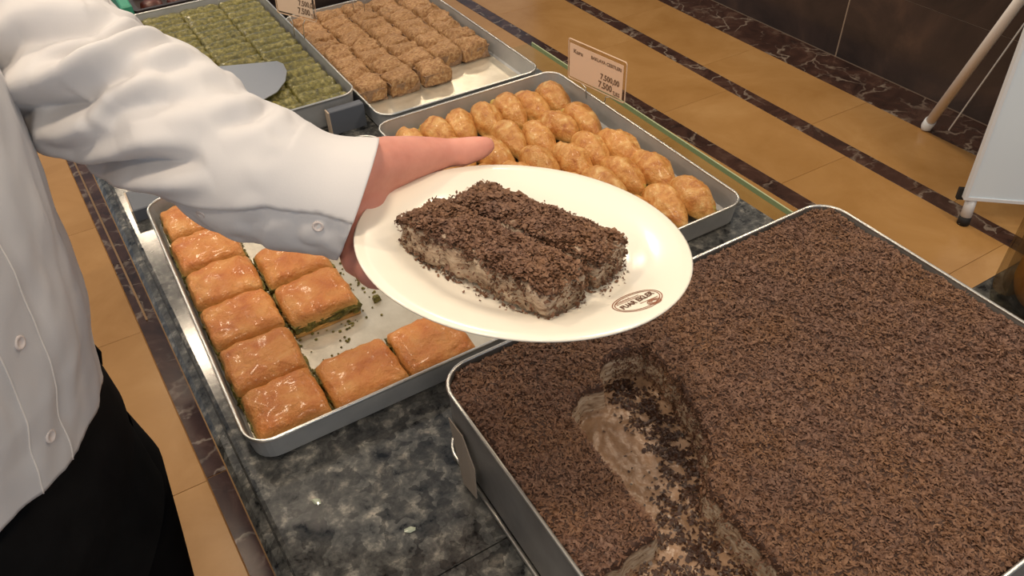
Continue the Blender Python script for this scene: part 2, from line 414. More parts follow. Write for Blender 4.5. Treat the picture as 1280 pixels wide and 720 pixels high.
for y in (-0.33, 2.38):
    l, r = strip_x(LCL, y)+0.02, strip_x(LCR, y)-0.02
    R.append([(l, y, 0.001), (r, y, 0.001), (r, y, ZT-0.045), (l, y, ZT-0.045)])
MB().rings(R, True, True).out('base_cabinet', M['panel'], ctr)
R = []
for y in (0.45, 1.335):
    r = strip_x(LCR, y)+0.0008; e = 0.8255
    R.append([(r, y, ZT-0.012), (e, y, ZT-0.012), (e, y, ZT-0.004), (r, y, ZT-0.004)])
MB().rings(R, True, True).out('glass_ledge', M['glass'], ctr)
MB().box(0.8258, 0.8282, 0.45, 1.335, ZT-0.0125, ZT-0.0035).out('ledge_edge', M['glassedge'], ctr)
MB().box(0.80, 1.06, 0.13, 0.36, ZT-0.04, ZT-0.002, 0.003).out('side_bracket', M['granite'], ctr)

# ================================================================ TRAYS
def tray(label, x0, x1, y0, y1, zb, zt, r=0.028, bed=None, group=None, f=0.004, mat='steel'):
    t = thing('baking_tray', ((x0+x1)/2, (y0+y1)/2, zb), label, 'tray', group)
    th = 0.0016
    m = MB()
    m.rings([rrect(x0+f+0.004, x1-f-0.004, y0+f+0.004, y1-f-0.004, r-0.006, zb), rrect(x0+f, x1-f, y0+f, y1-f, r-0.003, zb+0.005),
             rrect(x0, x1, y0, y1, r, zt), rrect(x0+th, x1-th, y0+th, y1-th, r-th, zt),
             rrect(x0+f+th, x1-f-th, y0+f+th, y1-f-th, r-0.004, zb+0.006), rrect(x0+f+0.006, x1-f-0.006, y0+f+0.006, y1-f-0.006, r-0.008, zb+th)], True, True)
    m.out('pan', M[mat], t)
    P = rrect(x0, x1, y0, y1, r, zt, 8)
    MB().tube(P, 0.0021, 8, closed=True).out('rim_bead', M['rim'], t, smooth=True)
    if bed:
        MB().rings([rrect(x0+f+0.005, x1-f-0.005, y0+f+0.005, y1-f-0.005, r-0.007, zb+th+0.0003), rrect(x0+f+0.005, x1-f-0.005, y0+f+0.005, y1-f-0.005, r-0.007, zb+th+0.001)], False, True).out('syrup_film', bed, t)
    return t
ZB = ZT+0.0005
tray('aluminium tray with a few baklava squares left around its edge', 0.007, 0.372, 0.577, 1.105, ZB, 0.9, bed=M['traybed'])
tray('aluminium tray full of golden puffed pastries beside the price tag', 0.385, 0.744, 0.626, 1.127, ZB, 0.9)
tray('aluminium tray of brown kadayif cubes with bare metal in front', 0.405, 0.727, 1.142, 1.662, ZB, 0.9, bed=M['traybed'])
tray('tall aluminium tray full of green pistachio rolls', 0.036, 0.398, 1.226, 1.826, ZB, 0.915)
bt = tray('large deep aluminium tray holding the chocolate cake', 0.196, 0.753, 0.077, 0.511, ZB, 0.9637, r=0.035, f=0.0005, mat='darksteel')
MB().tube(rrect(0.1935, 0.7555, 0.0745, 0.5135, 0.035, ZB+0.0026, 8), 0.0024, 8, closed=True).out('base_bead', M['rim'], bt, smooth=True)

# ---------------------------------------------------------------- baklava squares
def puff(sx, sy, sz, seed, n=12, bulge=0.16, rough=0.0012, edge=4.5, z0=0.0):
    """rounded pastry block: grid dome with walls, bottom closed"""
    V = []; F = []
    N = n
    for i in range(N+1):
        for j in range(N+1):
            u, v = 2*i/N-1, 2*j/N-1
            # pull corners
            uu = math.sin(u*math.pi/2)*0.6+u*0.4; vv = math.sin(v*math.pi/2)*0.6+v*0.4
            h = (1-abs(uu)**edge)*(1-abs(vv)**edge)
            z = sz*(0.80*h**0.35+0.0)+sz*bulge*(1-uu*uu)*(1-vv*vv)+sz*0.04
            k = 1-0.05*(abs(uu)*abs(vv))**2
            V.append([uu*sx/2*k, vv*sy/2*k, z0+z])
    V = np.array(V)
    d = vnoise(V, 55, seed)
    V[:, 2] += d*rough*1.6; V[:, 0] += vnoise(V, 40, seed+5)*rough*1.4; V[:, 1] += vnoise(V, 40, seed+9)*rough*1.4
    V[:, 2] = np.maximum(V[:, 2], z0+0.0002)
    for i in range(N):
        for j in range(N):
            a = i*(N+1)+j; F.append((a, a+N+1, a+N+2, a+1))
    rim = [i*(N+1) for i in range(N+1)]+[N*(N+1)+j for j in range(1, N+1)]+[i*(N+1)+N for i in range(N-1, -1, -1)]+[j for j in range(N-1, 0, -1)]
    b0 = len(V); B = [(V[k][0], V[k][1], z0) for k in rim]
    V = np.vstack([V, B]); L = len(rim)
    for q in range(L): F.append((rim[(q+1) % L], rim[q], b0+q, b0+(q+1) % L))
    F.append(tuple(b0+q for q in range(L)))
    return V, F

def rough_block(sx, sy, z0, z1, seed, amp=0.002, n=9, nz=3):
    V = []; F = []
    per = []
    for i in range(n): per.append((-1+2*i/n, -1))
    for i in range(n): per.append((1, -1+2*i/n))
    for i in range(n): per.append((1-2*i/n, 1))
    for i in range(n): per.append((-1, 1-2*i/n))
    R = []
    for k in range(nz+1):
        z = z0+(z1-z0)*k/nz
        R.append([(p[0]*sx/2, p[1]*sy/2, z) for p in per])
    A = np.array(R).reshape(-1, 3)
    A[:, 0] += vnoise(A, 130, seed)*amp*2; A[:, 1] += vnoise(A, 130, seed+3)*amp*2
    m = MB(); m.rings([A[k*4*n:(k+1)*4*n] for k in range(nz+1)], True, True)
    return m.v, m.f

bk = []
for s in range(4):
    V, F = puff(0.0905, 0.0815, 0.0215, s*3.1, 22, bulge=0.11, rough=0.0018, edge=7)
    V[:, 2] += 0.0145
    top = mesh('crust', V, F, M['crust'], True)
    V, F = rough_block(0.0890, 0.0800, 0.005, 0.0175, s*5.3+1, 0.0020, 14, 3); fil = mesh('pistachio_filling', V, F, M['pistachio'])
    V, F = rough_block(0.0885, 0.0795, 0.0, 0.0065, s*2.3+2, 0.0008, 6, 2); bas = mesh('pastry_base', V, F, M['pale_base'])
    bk.append((top, fil, bas))
def baklava(i, x, y, lab, rz=0.0, sc=(1, 1, 1)):
    t = thing('baklava_square', (x, y, ZB+0.0032), lab, 'baklava', 'baklava squares left in the tray')
    t.rotation_euler = (0, 0, rz); t.scale = sc
    for nme, me in zip(('crust', 'pistachio_filling', 'pastry_base'), bk[i % 4]): inst(nme, me, t)
    return t
yb = [0.6265, 0.709, 0.7935, 0.878, 0.9625, 1.046]
labs = ['baklava square in the near left corner of its tray', 'baklava square second from the near corner along the left edge', 'glossy baklava square third from the near corner along the left edge',
        'baklava square fourth from the near corner along the left edge', 'syrup-shiny baklava square fifth along the left edge, touching the sleeve', 'last baklava square in the far left corner under the sleeve']
for i, y in enumerate(yb): baklava(i, 0.0585+0.001*(i % 2)+(0.0015 if i in (0, 5) else 0), y+(0.003 if i == 0 else 0), labs[i], random.uniform(-0.01, 0.01)+(math.pi if i % 2 else 0), (0.95, 0.95, 1) if i in (0, 5) else (0.985, 0.99, 1))
baklava(1, 0.1500, 0.6265, 'middle baklava square of the near row', 0.03)
baklava(2, 0.2395, 0.6265, 'right end baklava square of the near row, beneath the plate', math.pi-0.03, (0.97, 1, 1))
baklava(3, 0.1515, 0.785, 'lone-sided baklava square with green pistachio layer showing', 0.02)
baklava(0, 0.1515, 0.871, 'baklava square half hidden under the shirt cuff', -0.015)
baklava(2, 0.240, 0.955, 'baklava square far under the cuff, mostly hidden', 0.02)
# crumbs
def crumbs(name, spots, size, mat, seed, label, cat, zbase=None):
    r = np.random.default_rng(seed); m = MB()
    for x, y, z, s in spots:
        k = 6
        top = [(x+s*0.6*math.cos(a+0.3), y+s*0.6*math.sin(a+0.3), z+s*(0.7+0.3*r.random())) for a in np.linspace(0, 2*math.pi, k, endpoint=False)]
        mid = [(x+s*(0.8+0.4*r.random())*math.cos(a), y+s*(0.8+0.4*r.random())*math.sin(a), z+s*0.35) for a in np.linspace(0, 2*math.pi, k, endpoint=False)]
        bot = [(x+s*0.7*math.cos(a), y+s*0.7*math.sin(a), z) for a in np.linspace(0, 2*math.pi, k, endpoint=False)]
        m.rings([bot, mid, top], True, True)
    o = m.out(name, mat)
    return tag(o, label, cat, None, 'stuff')
sp = []
for x0, y0, n, sd in ((0.205, 0.79, 26, 0.020), (0.15, 0.69, 20, 0.02), (0.225, 0.845, 12, 0.03), (0.1, 0.74, 26, 0.03), (0.205, 0.668, 20, 0.03), (0.17, 0.735, 25, 0.016)):
    for _ in range(n):
        sp.append((x0+rng.normal()*sd, y0+rng.normal()*sd*0.6, ZB+0.003, rng.uniform(0.0009, 0.0024)))
for yy in np.arange(0.60, 1.0, 0.006): sp.append((0.1045+rng.normal()*0.0016, yy, ZB+0.003, rng.uniform(0.0015, 0.003)))
crumbs('pistachio_crumbs', sp, 0.002, M['pistachio'], 3, 'small green pistachio crumbs scattered on the bare tray beside the baklava', 'crumbs')
for (x, y, s) in ((0.2235, 0.758, 0.0062), (0.2215, 0.812, 0.0048)):
    V, F = puff(s*1.9, s*1.5, s*1.4, x*90, 5, 0.2, 0.0016); o = ob('pistachio_lump', np.array(V)+[x, y, ZB+0.003], F, M['pistachio'])
    tag(o, 'larger green pistachio lump on the bare tray '+('nearer the plate rim' if s > 0.005 else 'closer to the cuff'), 'crumb')

# ---------------------------------------------------------------- golden puffed pastries
def bun_mesh(seed):
    V = []; F = []; nu, nv = 26, 26
    R = []
    for i in range(nu+1):
        u = i/nu*2-1
        wdt = (1-abs(u)**2.0)**0.70*(1-0.16*u)*1.06
        yy = u*0.0575
        row = []
        for j in range(nv):
            a = 2*math.pi*j/nv
            x = 0.0248*wdt*math.cos(a); z = math.sin(a)
            z = (0.032 if z > 0 else 0.008)*wdt**0.8*z
            row.append((x+0.004*math.sin(u*1.6), yy, z+0.008+0.006*math.cos(u*1.4)))
        R.append(row)
    A = np.array(R).reshape(-1, 3)
    aa = np.arctan2(A[:, 2]-0.010, A[:, 0])
    d = vnoise(A, 38, seed, 2)*0.0034+vnoise(A, 150, seed+2, 2)*0.0013+0.0007*np.sin(aa*8+A[:, 1]*50+seed)
    c = np.array([0, 0, 0.010]); dirs = A-c*[1, 0, 1]-np.stack([np.zeros(len(A)), A[:, 1], np.zeros(len(A))], 1)
    L = np.linalg.norm(dirs, axis=1, keepdims=True)+1e-6
    # pleat: a soft furrow along the length
    A = A+dirs/L*d[:, None]
    fur = np.exp(-((A[:, 0]-0.008-0.1*A[:, 1])/0.0035)**2)*np.clip(A[:, 2]*40, 0, 1)
    A[:, 2] -= fur*0.0035
    A[:, 2] = np.maximum(A[:, 2], 0.0003)
    m = MB(); m.rings([A[i*nv:(i+1)*nv] for i in range(nu+1)], True, True)
    return mesh('bun_shell', m.v, m.f, M['bun'], True)
bunm = [bun_mesh(s*4.7+1) for s in range(6)]
V, F = puff(0.022, 0.016, 0.016, 3.3, 6, 0.25, 0.003); bunfill = mesh('filling', V, F, M['bunfill'])
ORD = ['first', 'second', 'third', 'fourth', 'fifth', 'sixth', 'seventh', 'eighth', 'ninth', 'tenth', 'eleventh', 'twelfth', 'thirteenth', 'fourteenth', 'fifteenth', 'sixteenth', 'seventeenth', 'eighteenth']
def from_right(k): return 'rightmost' if k == 0 else ORD[k]+' from the right'
def from_back(k): return 'back row' if k == 0 else ORD[k]+' row from the back'
for r in range(5):
    for c in range(7):
        x = 0.4225+0.0460*c+random.uniform(-0.003, 0.003); y = (1.0615-0.0925*r+(random.uniform(-0.006, 0.006)+(0.010 if c % 2 else -0.008) if 0 < r < 4 else random.uniform(-0.001, 0.002)*(1 if r else -1)))
        t = thing('golden_pastry', (x, y, ZB+0.0025+random.uniform(0, 0.002)), 'golden puffed pastry in the %s, %s' % (from_back(r), from_right(6-c)), 'pastry', 'golden puffed pastries in one tray')
        t.rotation_euler = (random.uniform(-0.05, 0.05), random.uniform(-0.1, 0.1), random.uniform(-0.14, 0.14)+0.06+(math.pi if random.random() < 0.3 else 0))
        s = random.uniform(0.98, 1.03); t.scale = (s, (s if 0 < r < 4 else 0.97)*random.uniform(0.95, 1.0), s*random.uniform(0.92, 1.08))
        inst('bun_shell', bunm[(r*7+c*3+r*r) % 6], t)
        inst('filling', bunfill, t, (random.uniform(-0.008, 0.008), -0.043, 0.004))

# ---------------------------------------------------------------- kadayif cubes
kd = []
for s in range(5):
    V, F = puff(0.0612, 0.0515, 0.034, 20+s*3.7, 16, 0.16, 0.0040, 7); V[:, 2] += 0.0045
    V, F2 = V, F
    kd.append((mesh('shredded_crust', V, F, M['kadayif'], True), mesh('nut_filling', *rough_block(0.055, 0.047, 0.0, 0.024, s*7.7, 0.0018, 8, 3), M['walnut'])))
kx = [0.4375+0.0615*c for c in range(5)]
for r in range(8):
    for c in range(5):
        if r == 7 and c > 2: continue
        x, y = kx[c]+random.uniform(-0.002, 0.002), 1.630-0.0487*r+random.uniform(-0.0015, 0.0015)
        if c == 0 and r < 7: x += 0.001
        if r == 7: x += (0.004, 0.0065, 0.009)[c]; y -= (0.0, 0.006, 0.004)[c]
        if r == 6 and c > 2: x += 0.001
        t = thing('kadayif_cube', (x, y, ZB+0.003), 'brown shredded pastry cube in the %s, %s' % (from_back(r), ('first from the left' if c == 0 else ORD[c]+' from the left')), 'pastry', 'kadayif cubes packed in a tray')
        t.rotation_euler = (0, 0, random.uniform(-0.04, 0.04)+random.choice((0, math.pi)))
        t.scale = (1, 1, random.uniform(0.94, 1.06))
        k = kd[random.randrange(5)]
        inst('shredded_crust', k[0], t); inst('nut_filling', k[1], t, (0, 0, 0.0002), (0, 0, 0), (1.02, 1.03, 1))

# ---------------------------------------------------------------- green pistachio rolls
def roll_mesh(seed, L=0.081):
    R = []; nu, nv = 14, 14
    for i in range(nu+1):
        u = i/nu*2-1; k = 1 if abs(u) < 0.93 else 0.9
        R.append([(u*L/2, 0.0178*k*math.cos(2*math.pi*j/nv), 0.0235+0.021*k*math.sin(2*math.pi*j/nv)) for j in range(nv)])
    A = np.array(R).reshape(-1, 3)
    d = vnoise(A, 150, seed, 3)*0.0022
    ax = np.stack([np.zeros(len(A)), A[:, 1], A[:, 2]-0.022], 1); ax /= np.linalg.norm(ax, axis=1, keepdims=True)
    A += ax*d[:, None]; A[:, 2] = np.maximum(A[:, 2], 0.0002)
    m = MB(); m.rings([A[i*nv:(i+1)*nv] for i in range(nu+1)], True, True)
    return mesh('pistachio_roll', m.v, m.f, M['green_roll'], True)
rl = [roll_mesh(s*3.9) for s in range(6)]
zr = ZB+0.0022
for r in range(17):
    for c in range(4):
        x = 0.3475-0.0825*c+random.uniform(-0.0012, 0.0012); y = 1.2515+0.0345*r+random.uniform(-0.0008, 0.0008)
        if r == 0 and c == 1: y += 0.002
        o = inst('pistachio_roll', rl[random.randrange(6)], None, (x, y, zr+random.uniform(0, 0.0018)), (0, 0, random.uniform(-0.02, 0.02)+random.choice((0, math.pi))))
        tag(o, 'green pistachio roll in the %s row from the front, %s' % (ORD[r], from_right(c)), 'pastry', 'green pistachio rolls in the tall tray')

# ---------------------------------------------------------------- serving spatula on the rolls
t = thing('serving_spatula', (0.30, 1.37, 0.915), 'steel serving spatula with rounded blade lying on the green rolls', 'spatula')
zs_ = 0.9145
BL = [(0.200, 1.468), (0.318, 1.422), (0.324, 1.405), (0.320, 1.372), (0.304, 1.333), (0.278, 1.300), (0.245, 1.283), (0.150, 1.325)]
BL = [(x-0.0, y) for x, y in BL]
m = MB()
m.rings([[(x, y, zs_+0.002+0.012*max(0, (0.3-x))) for x, y in BL], [(x, y, zs_+0.0036+0.012*max(0, (0.3-x))) for x, y in BL]], True, True).out('blade', M['blade'], t)
MB().tube([(0.18, 1.39, zs_+0.004), (0.12, 1.415, zs_+0.02), (0.06, 1.44, zs_+0.045), (-0.03, 1.48, zs_+0.06)], [0.007, 0.006, 0.008, 0.009], 10).out('handle', M['rubber'], t, smooth=True)

# ---------------------------------------------------------------- small grey box between trays, and a block standing in for dim granite
def greybox(x0, x1, y0, y1, z0, z1, lab, rz=0.0):
    t = thing('grey_block', ((x0+x1)/2, (y0+y1)/2, z0), lab, 'box')
    t.rotation_euler = (0, 0, rz)
    a, b, h = (x1-x0)/2, (y1-y0)/2, z1-z0
    MB().box(-a, a, -b, b, 0, h, 0.0015).out('body', M['darkmetal'], t, local=True)
    MB().box(-a-0.0025, -a, -b, b, 0, h-0.001).out('side_panel', M['tanedge'], t, local=True)
greybox(0.334, 0.397, 1.2005, 1.2175, ZT+0.0005, 0.905, 'small dark grey box between the green tray and the kadayif tray')
greybox(-0.012, 0.05, 1.125, 1.185, ZT+0.0005, 0.882, 'added dark block in place of unreflecting granite behind the far left baklava tray corner')  # added block: darkens a patch where the granite catches no reflection

# ---------------------------------------------------------------- chocolate cake slab in the big tray
cz0 = 0.8690; ztop = 0.9605; zfl = 0.9190
X0, X1, Y0, Y1 = 0.1995, 0.7495, 0.0805, 0.5075
def inpoly(px, py, poly):
    n = len(poly); ins = np.zeros(px.shape, bool); j = n-1
    for i in range(n):
        xi, yi = poly[i]; xj, yj = poly[j]
        c = ((yi > py) != (yj > py)) & (px < (xj-xi)*(py-yi)/(yj-yi+1e-12)+xi)
        ins ^= c; j = i
    return ins
PIT = [(0.284, 0.392), (0.306, 0.414), (0.334, 0.409), (0.341, 0.432), (0.366, 0.440), (0.402, 0.428), (0.398, 0.375), (0.386, 0.330), (0.372, 0.297), (0.345, 0.272), (0.336, 0.262), (0.334, 0.210), (0.340, 0.05),
       (0.10, 0.05), (0.10, 0.245), (0.206, 0.247), (0.279, 0.252), (0.279, 0.30)]
nx, ny = 360, 280
gx, gy = np.meshgrid(np.linspace(X0, X1, nx), np.linspace(Y0, Y1, ny), indexing='ij')
P2 = np.stack([gx.ravel(), gy.ravel(), np.zeros(nx*ny)], 1)
wob = vnoise(P2, 60, 2.0)*0.004; wob2 = vnoise(P2, 60, 8.0)*0.004
pit = inpoly(P2[:, 0]+wob, P2[:, 1]+wob2, PIT)
z = np.where(pit, zfl, ztop)
zg = z.reshape(nx, ny)
for _ in range(3):
    p = np.pad(zg, 1, mode='edge'); zg = (p[1:-1, 1:-1]*2+p[:-2, 1:-1]+p[2:, 1:-1]+p[1:-1, :-2]+p[1:-1, 2:])/6
nz_ = (vnoise(P2, 22, 4.0)*0.0028+vnoise(P2, 90, 6.0, 2)*0.0016).reshape(nx, ny)
zg = zg+nz_
# cover dips near the tray wall
ed = np.minimum(np.minimum(gx-X0, X1-gx), np.minimum(gy-Y0, Y1-gy))
zg = zg-0.0025*np.exp(-(ed/0.004)**2)
def hsamp(x, y):
    i = np.clip(((x-X0)/(X1-X0)*(nx-1)), 0, nx-1.001); j = np.clip(((y-Y0)/(Y1-Y0)*(ny-1)), 0, ny-1.001)
    a = i.astype(int); b = j.astype(int); fi = i-a; fj = j-b
    return zg[a, b]*(1-fi)*(1-fj)+zg[a+1, b]*fi*(1-fj)+zg[a, b+1]*(1-fi)*fj+zg[a+1, b+1]*fi*fj
cake = thing('chocolate_cake', ((X0+X1)/2, (Y0+Y1)/2, cz0), 'large slab of milky cake under chocolate shavings, several portions already cut out', 'cake')
rr_ = 0.030
def rc(x, y):     # keep inside rounded tray corners
    cx = min(max(x, X0+rr_), X1-rr_); cy = min(max(y, Y0+rr_), Y1-rr_)
    dx, dy = x-cx, y-cy; d = math.hypot(dx, dy)
    m_ = max(abs(dx), abs(dy))
    if d > 1e-9 and dx != 0 and dy != 0: k = m_/d; return cx+dx*k, cy+dy*k
    return x, y
V = []
for i in range(nx):
    for j in range(ny):
        x, y = rc(gx[i, j], gy[i, j]); V.append((x, y, zg[i, j]))
F = []; mi = []
nrm_thr = 0.0042
for i in range(nx-1):
    for j in range(ny-1):
        F.append((i*ny+j, (i+1)*ny+j, (i+1)*ny+j+1, i*ny+j+1))
        q = (zg[i, j], zg[i+1, j], zg[i+1, j+1], zg[i, j+1]); rg = max(q)-min(q); mn = sum(q)/4
        mi.append(1 if rg > nrm_thr and mn < ztop-0.004 else (2 if mn < zfl+0.008 else 0))
rim = [i*ny for i in range(nx)]+[(nx-1)*ny+j for j in range(1, ny)]+[i*ny+ny-1 for i in range(nx-2, -1, -1)]+[j for j in range(ny-2, 0, -1)]
b0 = len(V); V += [(V[k][0], V[k][1], cz0) for k in rim]; L = len(rim)
for q in range(L): F.append((rim[(q+1) % L], rim[q], b0+q, b0+(q+1) % L)); mi.append(0)
F.append(tuple(b0+q for q in range(L))); mi.append(0)
o = ob('cake_body', V, F, M['cakebody'], cake, smooth=True)

def flakes(C, L, W, tilt, name, mat, parent, label=None, curl=0.35, seed=1, frame=None, thick=None):
    """many little curled shavings, each two bent quads (with a back), merged as one mesh"""
    r = np.random.default_rng(seed); n = len(C)
    a = r.uniform(0, 2*np.pi, n); t1 = r.normal(0, tilt, n); t2 = r.normal(0, tilt, n)
    d = np.stack([np.cos(a)*np.cos(t1), np.sin(a)*np.cos(t1), np.sin(t1)], 1)
    s = np.stack([-np.sin(a)*np.cos(t2), np.cos(a)*np.cos(t2), np.sin(t2)], 1)
    nn = np.cross(d, s); nn /= np.linalg.norm(nn, axis=1, keepdims=True)
    if frame is not None:
        d = d@frame; s = s@frame; nn = nn@frame
    bg = 1+0.7*(r.random(n) < 0.05)
    l = (L*bg*r.uniform(0.3, 1.2, n))[:, None]/2; w_ = (W*bg*r.uniform(0.5, 1.4, n))[:, None]/2
    cu = (curl*r.uniform(0.2, 1.3, n)*r.choice([-0.4, 1], n))[:, None]*l
    tp = r.uniform(0.35, 0.9, n)[:, None]
    Vs = np.stack([C-d*l-s*w_*tp-nn*cu, C-d*l+s*w_*tp-nn*cu, C-s*w_+nn*cu*0.2, C+s*w_+nn*cu*0.2, C+d*l-s*w_*tp-nn*cu*0.7, C+d*l+s*w_*tp-nn*cu*0.7], 1)
    base = np.arange(n)*6
    Q = np.stack([np.stack([base, base+2, base+3, base+1], 1), np.stack([base+2, base+4, base+5, base+3], 1)], 1).reshape(-1, 4)
    me = bpy.data.meshes.new(name)
    org = np.array(ORG.get(parent.name, Vector((0, 0, 0)))) if parent else np.zeros(3)
    vv = (Vs.reshape(-1, 3)-org).astype(np.float32)
    me.vertices.add(len(vv)); me.vertices.foreach_set('co', vv.ravel())
    me.loops.add(Q.size); me.loops.foreach_set('vertex_index', Q.ravel().astype(np.int32))
    me.polygons.add(len(Q)); me.polygons.foreach_set('loop_start', (np.arange(len(Q))*4).astype(np.int32))
    me.update(calc_edges=True); me.validate()
    me.materials.append(mat)
    o = bpy.data.objects.new(name, me); COL.objects.link(o); o.parent = parent
    return tag(o, label, None, None, 'stuff')

n = 84000
px = rng.uniform(X0+0.0005, X1-0.0005, n); py = rng.uniform(Y0+0.0005, Y1-0.0005, n)
ph = hsamp(px, py)
keepc = ~((px < X0+rr_*0.5) & (py > Y1-rr_*0.5) | (px > X1-rr_*0.4) & (py > Y1-rr_*0.4))
high = (ph > ztop-0.0075) & keepc
clump = vnoise(np.stack([px[high], py[high], px[high]*0], 1), 140, 1.0, 2)*0.002
C = np.stack([px[high], py[high], ph[high]+clump+rng.uniform(0.0, 0.0026, high.sum())], 1)
flakes(C, 0.0050, 0.0017, 0.34, 'chocolate_shavings', M['choc'], cake, seed=5)
# crumbs in the cut-out part, denser toward the near end
n = 30000
px = rng.uniform(0.21, 0.41, n); py = rng.uniform(Y0+0.004, 0.44, n); ph = hsamp(px, py)
dens = np.clip(1.25-(py-0.10)/0.22, 0.0, 1)*0.75+0.03
strip = np.exp(-((px-(0.352+0.02*np.sin(py*20)))/0.017)**2)*np.clip((py-0.27)/0.04, 0, 1)*0.95
cl = vnoise(np.stack([px, py, px*0], 1), 70, 3.0, 2)
pr = (dens+strip)*np.clip(0.75+1.6*cl, 0.02, 1.6)
pr *= np.where((px < 0.335) & (py > 0.30), 0.15, 1)
low = (ph < zfl+0.010) & (rng.random(n) < pr)
C = np.stack([px[low], py[low], ph[low]+rng.uniform(0.0002, 0.0018, low.sum())], 1)
flakes(C, 0.0050, 0.0024, 0.35, 'loose_shavings', M['chocwet'], cake, seed=6)
# crumbs stuck on the cut walls
n = 420000
px = rng.uniform(0.2, 0.42, n); py = rng.uniform(0.09, 0.45, n); ph = hsamp(px, py)
wp = np.where((px > 0.365) | ((px > 0.30) & (py < 0.30)), np.where(py < 0.262, 0.35, 1.0), 0.07)*np.where(ph > ztop-0.014, 1.6, 1.0)*np.where((px < 0.30) & (py > 0.26) & (py < 0.39), 3.0, 1.0)
wp = np.where((px < 0.366) & (py > 0.385), 0.06, wp)
wl = (ph > zfl+0.003) & (ph < ztop-0.004) & (rng.random(n) < wp*0.42)
C = np.stack([px[wl], py[wl], ph[wl]], 1)+rng.normal(0, 0.0009, (wl.sum(), 3))
flakes(C, 0.0040, 0.0020, 0.8, 'wall_crumbs', M['choc'], cake, seed=7)

# metal tab leaning on the tray's left side
t = thing('card_strip', (0.187, 0.44, 0.866), 'thin beige strip tucked upright against the left side of the chocolate cake tray', 'strip')
m = MB(); 
A_ = [(0.1935, 0.484, 0.925), (0.1925, 0.452, 0.930), (0.1895, 0.424, 0.910), (0.1835, 0.412, 0.8800), (0.1855, 0.445, 0.8640)]
m.rings([A_, [(x-0.0012, y, z_) for x, y, z_ in A_]], True, True).out('strip_face', M['stripface'], t)

# ================================================================ PLATE AND SLICES
PC = np.array([0.256, 0.429, 1.166]); pn = np.array([0.157, 0.052, 0.986]); pn /= np.linalg.norm(pn)
pex = np.cross([0, 1, 0], pn); pex /= np.linalg.norm(pex); pey = np.cross(pn, pex)
PF = np.stack([pex, pey, pn])            # rows: plate axes
def pw(A): return np.asarray(A, dtype=float)@PF+PC
plate = thing('dinner_plate', tuple(PC), 'round white porcelain plate with oval brown logo, held above the trays', 'plate')
prof = [(0.0, -0.0125), (0.060, -0.0125), (0.082, -0.0122), (0.090, -0.0105), (0.097, -0.0070), (0.110, -0.0035), (0.125, -0.0008), (0.1335, 0.0005), (0.1350, 0.0), (0.1345, -0.0016), (0.125, -0.0050), (0.108, -0.0090), (0.092, -0.0150), (0.082, -0.0180), (0.080, -0.0210), (0.074, -0.0210), (0.072, -0.0175), (0.0, -0.0172)]
R = [[(max(r, 1e-5)*math.cos(2*math.pi*j/96), max(r, 1e-5)*math.sin(2*math.pi*j/96), z_) for j in range(96)] for r, z_ in prof]
A = pw(np.array(R).reshape(-1, 3)); m = MB(); m.rings([A[i*96:(i+1)*96] for i in range(len(prof))], True, True)
m.out('plate_body', M['porcelain'], plate, smooth=True)
def pz(r):
    for (r0, z0), (r1, z1) in zip(prof[:8], prof[1:9]):
        if r0 <= r <= r1: return z0+(z1-z0)*(r-r0)/(r1-r0+1e-9)
    return 0
# logo: on the plate rim
LC = np.array([0.0305, -0.1075]); lu = np.array([0.977, -0.213]); la_ = math.atan2(lu[1], lu[0]); lv = np.array([-lu[1], lu[0]])
def onrim(p, h=0.0004):
    q = LC+lu*p[0]+lv*p[1]; return (q[0], q[1], pz(float(np.hypot(*q)))+h)
def logo_line(pts, wd, name='logo_ring', mat=None, closed=False):
    pts = [np.array(p, dtype=float) for p in pts]; L_, R_ = [], []; k = len(pts)
    for i in range(k):
        a, b = (pts[i-1], pts[(i+1) % k]) if closed else (pts[max(i-1, 0)], pts[min(i+1, k-1)])
        t_ = (b-a)/(np.linalg.norm(b-a)+1e-9); nn = np.array([-t_[1], t_[0]])*wd/2
        L_.append(onrim(pts[i]+nn)); R_.append(onrim(pts[i]-nn))
    V = L_+R_; F = [(i, (i+1) % k, k+(i+1) % k, k+i) for i in range(k if closed else k-1)]
    return V, F
lg = MB()
EA, EB = 0.0215, 0.0125
sh = 0.35
def ell(a, b): return [(a*math.cos(t_)+sh*b*math.sin(t_)*0.0, b*math.sin(t_)) for t_ in np.linspace(0, 2*math.pi, 48, endpoint=False)]
# the oval leans: its long axis runs from lower left to upper right in the rim's own frame
rot = math.radians(16)
def rr2(p): return (p[0]*math.cos(rot)-p[1]*math.sin(rot), p[0]*math.sin(rot)+p[1]*math.cos(rot))
for a, b in ((EA, EB), (EA-0.0019, EB-0.0017)):
    lg.add(*logo_line([rr2(p) for p in ell(a, b)], 0.0007, closed=True))
for off in (0.0066, 0.0046, -0.0042):
    hw = EA*0.80*math.sqrt(max(0, 1-(off/(EB-0.001))**2))
    x0_, x1_ = (-hw, hw*0.5) if off > 0 else (-hw*0.1, hw)
    lg.add(*logo_line([rr2((x0_+(x1_-x0_)*k/6, off)) for k in range(7)], 0.0006))
for k in range(4):
    lg.add(*logo_line([rr2((0.0088+0.0062*math.cos(t_)*(1-k*0.2), -0.0082+0.0034*math.sin(t_)*(1-k*0.2))) for t_ in np.linspace(0, 2*math.pi, 20, endpoint=False)], 0.0006, closed=True))
for k in range(6):
    lg.add(*logo_line([rr2((-0.0150+k*0.0026, 0.0088-abs(k-5)*0.0003)), rr2((-0.0142+k*0.0026, 0.0072-abs(k-5)*0.0003))], 0.0006))
ob('logo_emblem', pw(lg.v), lg.f, M['logo'], plate)

